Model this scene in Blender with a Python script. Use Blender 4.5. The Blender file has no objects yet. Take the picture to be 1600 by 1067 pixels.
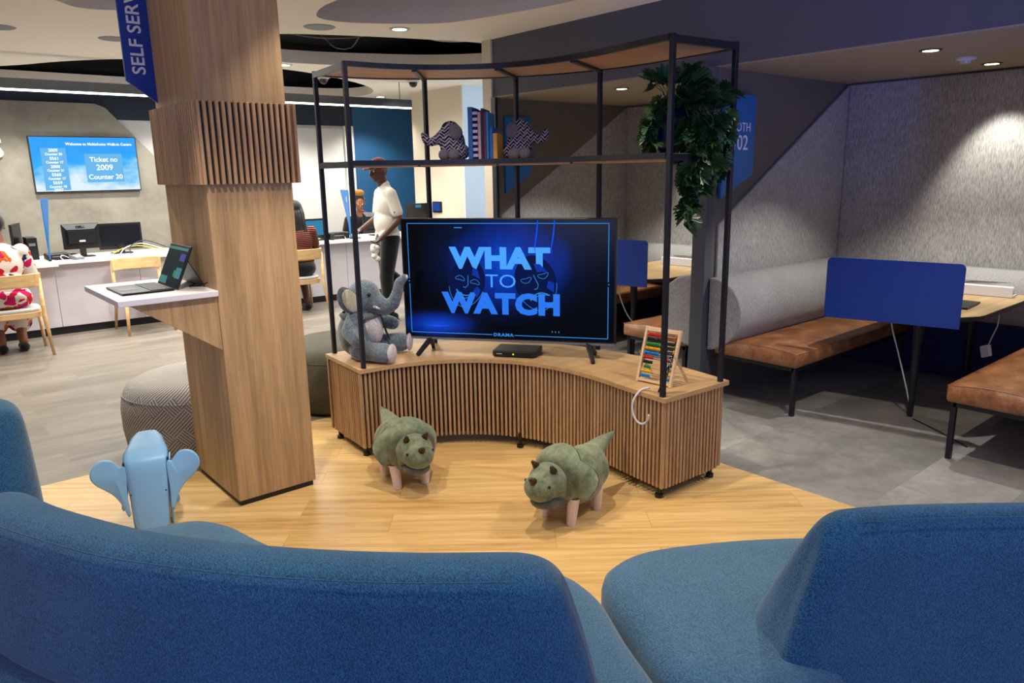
import bpy, bmesh, math, random
from mathutils import Vector as V, Matrix, Euler
from math import sin, cos, pi, radians as R
random.seed(7)
scn = bpy.context.scene
COL = scn.collection

# ------------------------------------------------------------------ camera
FPX, PITCH, ROLL, AZ, EYE = 1160., R(12.87), R(-1.005), R(49.95), 1.65
_f = V((0, cos(PITCH), -sin(PITCH))); _u = V((0, sin(PITCH), cos(PITCH))); _r = V((1, 0, 0))
_rt = _r*cos(ROLL) + _u*sin(ROLL); _up = _u*cos(ROLL) - _r*sin(ROLL)
def _w(v): return V((v.x*sin(AZ) + v.y*cos(AZ), -v.x*cos(AZ) + v.y*sin(AZ), v.z))
CR, CU, CF = _w(_rt), _w(_up), _w(_f)
cam = bpy.data.cameras.new('camera'); cam.sensor_width = 36; cam.lens = FPX*36/1600; cam.clip_end = 60; cam.clip_start = .05
co = bpy.data.objects.new('camera', cam); COL.objects.link(co)
co.matrix_world = Matrix(((CR.x, CU.x, -CF.x, 0), (CR.y, CU.y, -CF.y, 0), (CR.z, CU.z, -CF.z, EYE), (0, 0, 0, 1)))
scn.camera = co
# ------------------------------------------------------------------ colour management, world
scn.view_settings.view_transform = 'Standard'; scn.view_settings.look = 'None'
scn.view_settings.exposure = 0.0; scn.view_settings.gamma = 1
scn.view_settings.use_curve_mapping = False
w = bpy.data.worlds.new('world'); scn.world = w; w.use_nodes = True
w.node_tree.nodes['Background'].inputs[0].default_value = (.30, .42, .8, 1)
w.node_tree.nodes['Background'].inputs[1].default_value = .6
scn.cycles.max_bounces = 7; scn.cycles.diffuse_bounces = 4; scn.cycles.use_denoising = True
scn.cycles.sample_clamp_indirect = 4
# ------------------------------------------------------------------ lights
def area(name, loc, size, power, col, aim=None, sy=None):
    l = bpy.data.lights.new(name, 'AREA'); l.energy = power; l.color = col; l.size = size
    if sy: l.shape = 'RECTANGLE'; l.size_y = sy
    o = bpy.data.objects.new(name, l); COL.objects.link(o); o.location = loc
    d = (V(aim) - V(loc)) if aim else V((0, 0, -1))
    o.rotation_euler = d.to_track_quat('-Z', 'Y').to_euler(); return o
def spot(name, loc, aim, power, col, ang=70, blend=.6, rad=.04):
    l = bpy.data.lights.new(name, 'SPOT'); l.energy = power; l.color = col; l.spot_size = R(ang); l.spot_blend = blend; l.shadow_soft_size = rad
    o = bpy.data.objects.new(name, l); COL.objects.link(o); o.location = loc
    o.rotation_euler = (V(aim) - V(loc)).to_track_quat('-Z', 'Y').to_euler(); return o
WARM = (1, .86, .68); NEU = (1, .94, .85); COOL = (.30, .42, 1)
# added blue fill from behind the camera, set at unseen shopfront windows
area('window_light', (-2.4, -.5, 1.7), 3.2, 60, (.50, .50, 1), (2, 3, 2.8), 2.0)
area('window_light', (2.6, -2.4, 1.7), 4.0, 42, (.34, .50, 1), (3.2, 3.5, 3.6), 2.0)
spot('blue_soffit_fill', (1.0, -2.2, .4), (4.5, 1.6, 2.7), 560, (.13, .18, 1), 40, 1, .2)  # added blue spot to tint the soffit, no fixture stands there
# ceiling downlights over the lounge
for (x, y, p) in ((2.15, 2.55, 120), (.85, 2.6, 105), (2.9, 4.55, 60), (3.35, 1.2, 110), (1.9, 3.25, 40), (.35, 2.0, 40), (1.9, .4, 40)):
    spot('lounge_downlight', (x, y, 2.79), (x+.05, y+.05, 0), p, WARM, 96, .45, .022)
for (x, y, p) in ((3.55, 5.6, 150), (5.44, 8.37, 130), (6.2, 10.4, 150), (3.62, 8.05, 140), (1.0, 5.2, 150), (2.4, 7.0, 150), (.3, 7.3, 150), (1.5, 10.2, 170), (3.2, 10.3, 160), (4.9, 10.2, 170)):
    spot('hall_downlight', (x, y, 2.79), (x, y, 0), p*1.12, NEU, 120, .6, .06)
area('hall_glow', (2.6, 8.0, 2.75), 4.5, 110, NEU, None, 3.0)
area('corridor_daylight', (7.6, 6.9, 1.7), 1.4, 38, (.72, .86, 1), (6.6, 8.6, 1.6), 1.8)
area('led_light', (2.8, 8.75, 2.48), 5.6, 120, (1, .97, .92), None, .06)
# booth downlights: each aims a little at the fabric back wall
for y in (1.965, 4.38):
    spot('booth_downlight', (5.97, y, 2.29), (6.40, y-.12, .8), 78, (1, .94, .82), 72, .6, .03)
    spot('booth_downlight', (5.06, y, 2.29), (5.06, y, 0), 95, (1, .95, .86), 108, .35, .02)

# ------------------------------------------------------------------ materials
def srgb(h):
    h = h.lstrip('#'); c = [int(h[i:i+2], 16)/255 for i in (0, 2, 4)]
    return tuple((x/12.92 if x <= .04045 else ((x+.055)/1.055)**2.4) for x in c) + (1,)
class NT:
    def __init__(s, name, rough=.5, metal=0, spec=.5):
        s.m = bpy.data.materials.new(name); s.m.use_nodes = True; s.t = s.m.node_tree
        s.b = s.t.nodes['Principled BSDF']; s.b.inputs['Roughness'].default_value = rough
        s.b.inputs['Metallic'].default_value = metal; s.b.inputs['Specular IOR Level'].default_value = spec
    def n(s, typ, **k):
        nd = s.t.nodes.new(typ)
        for a, v in k.items():
            if a.startswith('i_'):
                key = a[2:].replace('_', ' '); nd.inputs[key].default_value = v
            else: setattr(nd, a, v)
        return nd
    def l(s, a, b): s.t.links.new(a, b)
    def coord(s, scale=(1, 1, 1), rot=(0, 0, 0), world=False, loc=(0, 0, 0)):
        if world: src = s.n('ShaderNodeNewGeometry').outputs['Position']
        else: src = s.n('ShaderNodeTexCoord').outputs['Object']
        mp = s.n('ShaderNodeMapping'); mp.inputs['Scale'].default_value = scale; mp.inputs['Rotation'].default_value = rot; mp.inputs['Location'].default_value = loc
        s.l(src, mp.inputs[0]); return mp.outputs[0]
    def noise(s, vec, scale, detail=3, rough=.55):
        nd = s.n('ShaderNodeTexNoise'); nd.inputs['Scale'].default_value = scale; nd.inputs['Detail'].default_value = detail; nd.inputs['Roughness'].default_value = rough
        s.l(vec, nd.inputs['Vector']); return nd.outputs['Fac']
    def ramp(s, fac, stops):
        nd = s.n('ShaderNodeValToRGB'); e = nd.color_ramp.elements
        while len(e) < len(stops): e.new(.5)
        for k, (p, c) in enumerate(stops): e[k].position = p; e[k].color = c if not isinstance(c, str) else srgb(c)
        s.l(fac, nd.inputs[0]); return nd.outputs[0]
    def mix(s, fac, a, b, mode='MIX'):
        nd = s.n('ShaderNodeMix', data_type='RGBA', blend_type=mode)
        for k, v in ((0, fac), (6, a), (7, b)):
            if isinstance(v, (float, int)): nd.inputs[k].default_value = v
            elif isinstance(v, tuple): nd.inputs[k].default_value = v
            elif isinstance(v, str): nd.inputs[k].default_value = srgb(v)
            else: s.l(v, nd.inputs[k])
        return nd.outputs[2]
    def math(s, op, a, b=None):
        nd = s.n('ShaderNodeMath', operation=op)
        for k, v in ((0, a), (1, b)):
            if v is None: continue
            if isinstance(v, (float, int)): nd.inputs[k].default_value = v
            else: s.l(v, nd.inputs[k])
        return nd.outputs[0]
    def col(s, out): s.l(out, s.b.inputs['Base Color'])
    def bump(s, h, st=.3, d=.002):
        nd = s.n('ShaderNodeBump'); nd.inputs['Strength'].default_value = st; nd.inputs['Distance'].default_value = d
        s.l(h, nd.inputs['Height']); s.l(nd.outputs[0], s.b.inputs['Normal'])
def plain(name, c, rough=.5, metal=0, spec=.5, var=.06, sc=8):
    t = NT(name, rough, metal, spec); c = srgb(c)
    f = t.noise(t.coord(), sc, 2)
    d = tuple(x*(1-var) for x in c[:3]) + (1,); e = tuple(min(1, x*(1+var)) for x in c[:3]) + (1,)
    t.col(t.mix(f, d, e)); return t.m
def emis(name, c, st):
    t = NT(name, .5); t.b.inputs['Base Color'].default_value = (0, 0, 0, 1); t.b.inputs['Specular IOR Level'].default_value = .1
    t.b.inputs['Emission Color'].default_value = srgb(c); t.b.inputs['Emission Strength'].default_value = st; return t.m
def wood(name, dark, light, axis='z', scale=1., rough=.45, world=False, rot=(0, 0, 0)):
    t = NT(name, rough, 0, .35)
    st = {'x': (.7, 14, 14), 'y': (14, .7, 14), 'z': (14, 14, .7)}[axis]
    v = t.coord(tuple(a*scale for a in st), rot, world)
    big = t.noise(t.coord(tuple(a*scale*.22 for a in st), rot, world), 1.6, 3)
    n1 = t.noise(v, 1.8, 6, .65); n2 = t.noise(v, 9, 3, .6)
    f = t.math('ADD', t.math('MULTIPLY', n1, .5), t.math('ADD', t.math('MULTIPLY', n2, .22), t.math('MULTIPLY', big, .3)))
    t.col(t.ramp(f, [(.38, dark), (.62, light)])); t.bump(n2, .12, .001); return t.m
def fabric(name, dark, light, sc=260, stretch=(1, 1, 1), rough=.95, bump=.5, big=.25, sheen=.25, lo=.34, hi=.64, rot=(0, 0, 0)):
    t = NT(name, rough, 0, .15); v = t.coord(stretch, rot)
    n1 = t.noise(v, sc, 3, .75); n2 = t.noise(t.coord((1, 1, 1)), 5, 3)
    f = t.math('ADD', t.math('MULTIPLY', n1, 1-big), t.math('MULTIPLY', n2, big))
    t.col(t.ramp(f, [(lo, dark), (hi, light)])); t.bump(n1, bump, .0015 if sc > 100 else .006)
    t.b.inputs['Sheen Weight'].default_value = sheen; t.b.inputs['Sheen Roughness'].default_value = .5; return t.m
M = {}
M['white'] = plain('white_paint', '#c9c5bd', .6, var=.03)
M['ceil'] = plain('ceiling_paint', '#efe7da', .8, var=.03, sc=1)
M['wallwhite'] = plain('wall_paint', '#c8c8c6', .7, var=.02)
M['beige'] = plain('beige_wall_paint', '#c6bca8', .7, var=.03, sc=2)
M['daylit_wall'] = plain('daylit_wall_paint', '#c9d8e4', .7, var=.02)  # daylight's blue tint put into the colour of this wall face
M['navy'] = plain('navy_paint_lit', '#17527f', .6, var=.05, sc=2)  # same navy paint as the dark band, coloured brighter as if lit
M['navyshade'] = plain('navy_paint_shaded', '#0d2033', .6, var=.05, sc=2)  # shaded copy of that navy paint
M['taupe'] = plain('taupe_wall_paint', '#605b52', .8, var=.05, sc=2)
M['soffit'] = plain('grey_soffit_paint', '#4f5159', .8, var=.03, sc=2)
M['boothceil'] = plain('booth_ceiling_paint', '#8e8270', .85, var=.03, sc=2)
M['black'] = plain('black_plastic', '#0b0b0d', .4, var=.1)
M['blackmatt'] = plain('black_void', '#060607', .9, var=.1)
M['frame'] = plain('charcoal_powder_coat', '#20222c', .42, .3)
M['lever'] = plain('dark_metal', '#23262c', .35, .8)
M['grey'] = plain('grey_plastic', '#6b6d70', .5)
M['ltgrey'] = plain('light_grey_plastic', '#b9babb', .4)
M['chrome'] = plain('chrome', '#c8c8c8', .2, 1)
M['laminate'] = plain('white_laminate', '#e4e2e6', .35, var=.02)
M['counter'] = plain('counter_laminate', '#c4bfc4', .45, var=.02, sc=2)
M['countertop'] = plain('counter_top_laminate', '#e6e2dc', .35, var=.02)
M['kick'] = plain('black_kick_board', '#15171b', .5)
M['blueacr'] = plain('blue_screen_board', '#053894', .4, var=.04, sc=1.5)
M['signblue'] = plain('blue_sign_face', '#06389a', .4, var=.05)
M['boothblue'] = plain('booth_sign_blue', '#0c63a8', .4, var=.06)
M['signwhite'] = plain('sign_lettering', '#e8e8ee', .5, var=.02)
M['stoolblue'] = plain('pale_blue_plastic', '#86bdea', .38, var=.02)
M['skin_d'] = plain('dark_skin', '#4a2a1c', .5, var=.12, sc=20)
M['skin_m'] = plain('brown_skin', '#7d4c30', .5, var=.1, sc=20)
M['shirtwhite'] = fabric('white_shirt_cloth', '#b9b3a8', '#dcd7cc', 200, bump=.3)
M['trouser'] = fabric('black_trouser_cloth', '#08080a', '#121216', 200)
M['cap'] = fabric('burgundy_cap_cloth', '#3a0a10', '#5a1018', 200)
M['hairblk'] = fabric('black_hair', '#08080a', '#20201f', 220, (1, 1, .2), .6)
M['hairgold'] = fabric('golden_brown_hair', '#4a3008', '#a87428', 160, (1, 1, .6), .7)
M['sneaker'] = fabric('black_sneaker', '#0a0a0c', '#1c1c20', 200)
M['cloth'] = fabric('white_cloth', '#bdb9ae', '#e0ddd2', 120)
M['chairwood'] = wood('pale_beech_wood', '#b98f5c', '#e0bd88', 'x', 1.2)
M['oak'] = wood('oak_veneer', '#967a56', '#c6a678', 'z', 1.0, .5)
M['slat'] = wood('slat_wood', '#8f6e4a', '#caa67c', 'z', 2.2, .5)
M['benchtop'] = wood('bench_top_wood', '#a98960', '#c2a274', 'x', .8, .45)
M['shelfwood'] = wood('shelf_board_wood', '#a87e58', '#c39a72', 'x', .8, .5)
M['tablewood'] = wood('booth_table_oak', '#a98a5e', '#d4b789', 'x', .8, .4)
M['abacus'] = wood('abacus_wood', '#cfae84', '#e8cca4', 'x', 3, .5)
M['leg'] = wood('pink_beech_leg', '#dcc6bb', '#f0ddd2', 'z', 3, .5)
M['sofa'] = fabric('blue_melange_sofa', '#06304f', '#3a7ba2', 480, (1, .35, .5), .95, .7, .08, .3, .38, .66, (0, 0, R(35)))
M['sofaseat'] = fabric('blue_melange_seat', '#173f5c', '#5383a2', 480, (1, .35, .5), .95, .7, .08, .3, .38, .66, (0, 0, R(35)))
M['upholst'] = fabric('grey_linen_upholstery', '#6c6b6f', '#b4b3af', 230, (1, 1, .10), .95, .5, .10)
M['bolster'] = fabric('light_grey_bolster', '#7c7c80', '#b4b4b0', 230, (1, 1, .3), .95, .5, .12)
M['olive'] = fabric('olive_pouf', '#3a3a30', '#62604e', 170, (1, 1, 3), .95, .6, .2)
M['plush'] = fabric('blue_grey_plush', '#33424e', '#7b8c98', 70, (1, 1, 1), .95, 1., .35, .6)
M['plushwhite'] = fabric('white_plush', '#b4aeae', '#dcd8d8', 90, (1, 1, 1), .95, .9, .3, .5)
M['plushear'] = fabric('cream_ear_plush', '#a6a590', '#cfcdb4', 90, (1, 1, 1), .95, .9, .3, .5)
M['suede'] = fabric('green_suede', '#4d5a44', '#94a07f', 22, (1, 1, 1), .7, .03, .5, .3)
M['suedegrey'] = fabric('grey_green_suede', '#4b504c', '#6c726a', 30, (1, 1, 1), .8, .1)
M['horn'] = plain('brown_horn', '#3f2218', .35, var=.3, sc=60)
M['greyfelt'] = fabric('grey_felt', '#56545e', '#75737d', 150)
M['navyunder'] = fabric('navy_base_panel', '#1a2048', '#2b3464', 80)
M['leaf'] = plain('leaf_green', '#1d4020', .4, var=.5, sc=9)
M['stem'] = plain('stem_green', '#4c5a2c', .6)
M['pot'] = plain('dark_blue_pot', '#0b1233', .3)
M['ducts'] = plain('grey_ducting', '#3b3d40', .6, .3)
M['yellow'] = plain('yellow_cable', '#d0b43a', .5)
M['cable'] = plain('white_cable', '#c9c9cc', .5)
M['led'] = emis('led_strip', '#fff8e8', 6)
M['lamp'] = emis('lamp_lens', '#fff4dc', 9)
M['lampoff'] = plain('lamp_diffuser', '#c8ccd2', .5)
for n, c in dict(red='#c01f1a', blk='#15151a', grn='#2f8a3a', yel='#e0b414', blu='#1a78c8').items(): M['bead_'+n] = plain('bead_'+n, c, .3, var=.03)
for n, c in dict(a='#1c64a8', c='#c9a6a4', d='#141636', e='#7c1c34', f='#1b84c8', g='#1c6cc0', h='#d9a02c').items(): M['book_'+n] = plain('book_cover_'+n, c, .5, var=.05)
def leather():
    t = NT('brown_leather', .38, 0, .5); v = t.coord()
    n1 = t.noise(v, 7, 6, .7); n2 = t.noise(v, 60, 4, .6)
    f = t.math('ADD', t.math('MULTIPLY', n1, .75), t.math('MULTIPLY', n2, .25))
    t.col(t.ramp(f, [(.35, '#6c4026'), (.5, '#92603a'), (.66, '#b98258')])); t.bump(n2, .25, .002); return t.m
M['leather'] = leather()
def concrete():
    t = NT('polished_plaster', .7, 0, .3); v = t.coord(world=True)
    n1 = t.noise(v, 1.7, 6, .65); n2 = t.noise(v, 14, 4, .6)
    f = t.math('ADD', t.math('MULTIPLY', n1, .8), t.math('MULTIPLY', n2, .2))
    t.col(t.ramp(f, [(.35, '#7c786e'), (.65, '#9a968a')])); return t.m
M['plaster'] = concrete()
def planks(name, bw, bh, rot, cols, streak, rough, mortar, seed=0, mottled=False):
    t = NT(name, rough, 0, .4)
    v = t.coord(rot=(0, 0, rot), world=True, loc=(seed, seed*.37, 0))
    b = t.n('ShaderNodeTexBrick'); b.inputs['Scale'].default_value = 1; b.inputs['Brick Width'].default_value = bw; b.inputs['Row Height'].default_value = bh
    b.inputs['Mortar Size'].default_value = .0016; b.inputs['Mortar Smooth'].default_value = .3; b.inputs['Color1'].default_value = (0, 0, 0, 1); b.inputs['Color2'].default_value = (1, 1, 1, 1)
    b.inputs['Mortar'].default_value = (.5, .5, .5, 1); b.inputs['Bias'].default_value = 0; b.offset = .37; t.l(v, b.inputs['Vector'])
    # each plank shifts its own grain
    ad = t.n('ShaderNodeVectorMath', operation='MULTIPLY_ADD'); t.l(b.outputs['Color'], ad.inputs[0]); ad.inputs[1].default_value = (9, 5, 7); t.l(v, ad.inputs[2])
    mp = t.n('ShaderNodeMapping'); mp.inputs['Scale'].default_value = streak; t.l(ad.outputs[0], mp.inputs[0])
    n1 = t.noise(mp.outputs[0], 1.6, 7, .62); n2 = t.noise(mp.outputs[0], 7 if not mottled else 12, 5, .7)
    g = t.math('ADD', t.math('MULTIPLY', n1, .68), t.math('MULTIPLY', n2, .32))
    g = t.math('ADD', g, t.math('MULTIPLY', t.math('SUBTRACT', b.outputs['Color'], .5), .11))
    c = t.ramp(g, cols)
    fac = t.math('MULTIPLY', b.outputs['Fac'], .55)
    t.col(t.mix(fac, c, mortar)); t.bump(b.outputs['Fac'], -.1, .001); return t.m
M['fl_wood'] = planks('oak_plank_floor', 1.25, .19, R(40), [(.3, '#aa8450'), (.45, '#cba668'), (.62, '#e0bf86')], (.8, 15, 1), .38, '#8b6838', 3.1)
M['fl_grey'] = planks('greige_plank_floor', 1.2, .30, 0, [(.3, '#5a534b'), (.5, '#716a60'), (.68, '#867e73')], (.7, 5, 1), .42, '#777068', 1.3)
M['fl_stone'] = planks('grey_stone_floor', .92, .46, 0, [(.3, '#706f6c'), (.5, '#8f8e8a'), (.68, '#aeada7')], (1.2, 1.2, 1), .38, '#6a6966', 2.2, True)
def zigzag(name, dark, light, s, mode='zig'):
    t = NT(name, .85, 0, .2); v = t.coord()
    sp = t.n('ShaderNodeSeparateXYZ'); t.l(v, sp.inputs[0]); x, y, z = sp.outputs
    a = t.math('ADD', t.math('MULTIPLY', x, 1.), t.math('MULTIPLY', y, .6))
    tri = t.math('PINGPONG', a, .5/s)
    h = t.math('ADD', t.math('MULTIPLY', tri, 1.0), z)
    r = t.math('PINGPONG', t.math('ADD', h, 5.), .22/s)
    r = t.math('MULTIPLY', r, s/.22)
    if mode == 'zig':
        c2 = t.math('PINGPONG', t.math('ADD', t.math('SUBTRACT', z, a), 7.), .5/s); r2 = t.math('MULTIPLY', c2, 2*s)
        r = t.math('ADD', t.math('MULTIPLY', r, .75), t.math('MULTIPLY', t.math('GREATER_THAN', r2, .8), .3))
    t.col(t.ramp(r, [(.44, dark), (.52, light)])); return t.m
M['zebra'] = zigzag('black_white_tribal_cloth', '#0e0e22', '#a5a3b4', 22)
def poufpat():
    t = NT('grey_woven_pouf', .95, 0, .15)
    tc = t.n('ShaderNodeTexCoord'); sp = t.n('ShaderNodeSeparateXYZ'); t.l(tc.outputs['Object'], sp.inputs[0])
    ang = t.math('ARCTAN2', sp.outputs[1], sp.outputs[0]); a = t.math('MULTIPLY', ang, .45); z = sp.outputs[2]
    # side: cells of crossed hatch; the direction flips cell by cell
    u = t.math('ADD', a, z); q = t.math('SUBTRACT', a, z)
    cu = t.math('FLOOR', t.math('MULTIPLY', u, 8.5)); cq = t.math('FLOOR', t.math('MULTIPLY', q, 8.5))
    par = t.math('MODULO', t.math('ABSOLUTE', t.math('ADD', cu, t.math('MULTIPLY', cq, 2.0))), 3.0); par = t.math('GREATER_THAN', par, .9)
    lines = t.mix(par, t.math('PINGPONG', t.math('ADD', u, 9), .011), t.math('PINGPONG', t.math('ADD', q, 9), .011))
    f = t.math('MULTIPLY', lines, 90)
    t.col(t.ramp(f, [(.12, '#454345'), (.34, '#a19e99'), (1, '#c6c2ba')])); t.bump(f, .5, .003); return t.m
M['pouf'] = poufpat()
def stripes(name, cols, period, axis=2, duty=.5, rough=.9):
    t = NT(name, rough, 0, .2); v = t.coord(); sp = t.n('ShaderNodeSeparateXYZ'); t.l(v, sp.inputs[0])
    r = t.math('MULTIPLY', t.math('PINGPONG', t.math('ADD', sp.outputs[axis], 9.), period/2), 2/period)
    t.col(t.ramp(r, [(duty-.02, cols[0]), (duty+.02, cols[1])])); return t.m
M['striped'] = stripes('rust_striped_top', ('#1c100e', '#8a4f40'), .022, 2, .5)
M['checks'] = stripes('book_cover_banded', ('#151a4e', '#c8c4da'), .034, 2, .5)
M['scarf'] = stripes('grey_striped_scarf', ('#3a3b40', '#8a8b90'), .009, 1, .5)
def floral():
    t = NT('floral_dress_cloth', .85, 0, .2); v = t.coord()
    nz = t.n('ShaderNodeTexNoise'); nz.inputs['Scale'].default_value = 9; t.l(v, nz.inputs['Vector'])
    mx = t.n('ShaderNodeVectorMath', operation='MULTIPLY_ADD'); t.l(nz.outputs['Color'], mx.inputs[0]); mx.inputs[1].default_value = (.16, .16, .16); t.l(v, mx.inputs[2])
    vo = t.n('ShaderNodeTexVoronoi'); vo.inputs['Scale'].default_value = 13; t.l(mx.outputs[0], vo.inputs['Vector'])
    sp = t.n('ShaderNodeSeparateColor'); t.l(vo.outputs['Color'], sp.inputs[0])
    base = t.ramp(sp.outputs[0], [(0, '#d9cfc6'), (.34, '#d9cfc6'), (.35, '#b01c2c'), (.55, '#c42818'), (.56, '#c0195a'), (.72, '#b81a50'), (.73, '#23265e'), (.86, '#c4601c')])
    base.node.color_ramp.interpolation = 'CONSTANT'
    t.col(t.mix(t.math('GREATER_THAN', vo.outputs['Distance'], .62), base, '#d9cfc6')); return t.m
M['floral'] = floral()
def dots():
    t = NT('black_strap_white_marks', .6, 0, .3); v = t.coord()
    vo = t.n('ShaderNodeTexVoronoi'); vo.inputs['Scale'].default_value = 95; t.l(v, vo.inputs['Vector'])
    t.col(t.ramp(vo.outputs['Distance'], [(.30, '#d6d8de'), (.38, '#0b0b12')])); return t.m
M['dots'] = dots()
def tvglow():
    t = NT('tv_picture', .2, 0, .25); t.b.inputs['Base Color'].default_value = (0, 0, 0, 1)
    v = t.coord((1.75, 1, 2.5), loc=(0, 0, -.25)); g = t.n('ShaderNodeTexGradient', gradient_type='SPHERICAL'); t.l(v, g.inputs[0])
    v2 = t.coord((3, 1, 9), loc=(1.32, 0, 2.55)); g2 = t.n('ShaderNodeTexGradient', gradient_type='SPHERICAL'); t.l(v2, g2.inputs[0])
    nz = t.noise(t.coord((3, 3, 1.2)), 1.5, 3)
    f = t.math('ADD', t.math('MULTIPLY', t.math('POWER', g.outputs['Fac'], 1.1), t.math('ADD', .38, nz)), t.math('MULTIPLY', g2.outputs['Fac'], .9))
    c = t.ramp(f, [(0, '#01030c'), (.22, '#020c2c'), (.5, '#04288c'), (1, '#0a50e0')])
    t.l(c, t.b.inputs['Emission Color']); t.b.inputs['Emission Strength'].default_value = 1.0; return t.m
M['tvglow'] = tvglow()
M['tvletter'] = emis('tv_lettering', '#4aa4ff', 1.0)
M['tvletter2'] = emis('tv_lettering_lower', '#2a78f0', 1.0)
M['tvmask'] = emis('tv_mask_fill', '#0a34a0', 1.0)
M['tvmaskdk'] = emis('tv_mask_face', '#031244', 1.0)  # dark navy of the drawn mask face
M['tvline'] = emis('tv_frame_line', '#2f86d8', 1.0)
M['tvbeam'] = emis('tv_light_beam', '#1450f0', 1.0)
def ticket():
    t = NT('ticket_screen_picture', .3, 0, .3); t.b.inputs['Base Color'].default_value = (0, 0, 0, 1)
    sp = t.n('ShaderNodeSeparateXYZ'); t.l(t.coord(), sp.inputs[0])
    nz = t.noise(t.coord((1.2, 1, 2.4)), 2.2, 4)
    f = t.math('ADD', t.math('MULTIPLY', sp.outputs[2], -1.2), nz)
    c = t.ramp(f, [(.28, '#109af8'), (.50, '#30acf4'), (.66, '#8accf4'), (.86, '#dceef8')])
    t.l(c, t.b.inputs['Emission Color']); t.b.inputs['Emission Strength'].default_value = 1.05; return t.m
M['ticket'] = ticket()
M['tkpanel'] = emis('ticket_panel', '#6ab8ee', 1.0)
M['tkwhite'] = emis('ticket_lettering', '#ffffff', 1.2)
M['scrcyan'] = emis('desktop_picture', '#3c98c8', .7)
M['scrdark'] = emis('laptop_picture', '#1b2a30', .6)
M['scrgreen'] = emis('laptop_window_green', '#2c9a58', .7)
M['scrteal'] = emis('laptop_window_teal', '#5a9aa0', .6)
M['scrviolet'] = emis('laptop_window_violet', '#5a5ab0', .6)
M['scrpanel'] = emis('wall_panel_picture', '#2858b8', .7)
M['dotgreen'] = emis('status_light', '#a8ff40', 2)
gl = NT('window_glass', .02); gl.b.inputs['Transmission Weight'].default_value = 1; gl.b.inputs['Base Color'].default_value = (.9, .95, 1, 1); M['glass'] = gl.m

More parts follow.
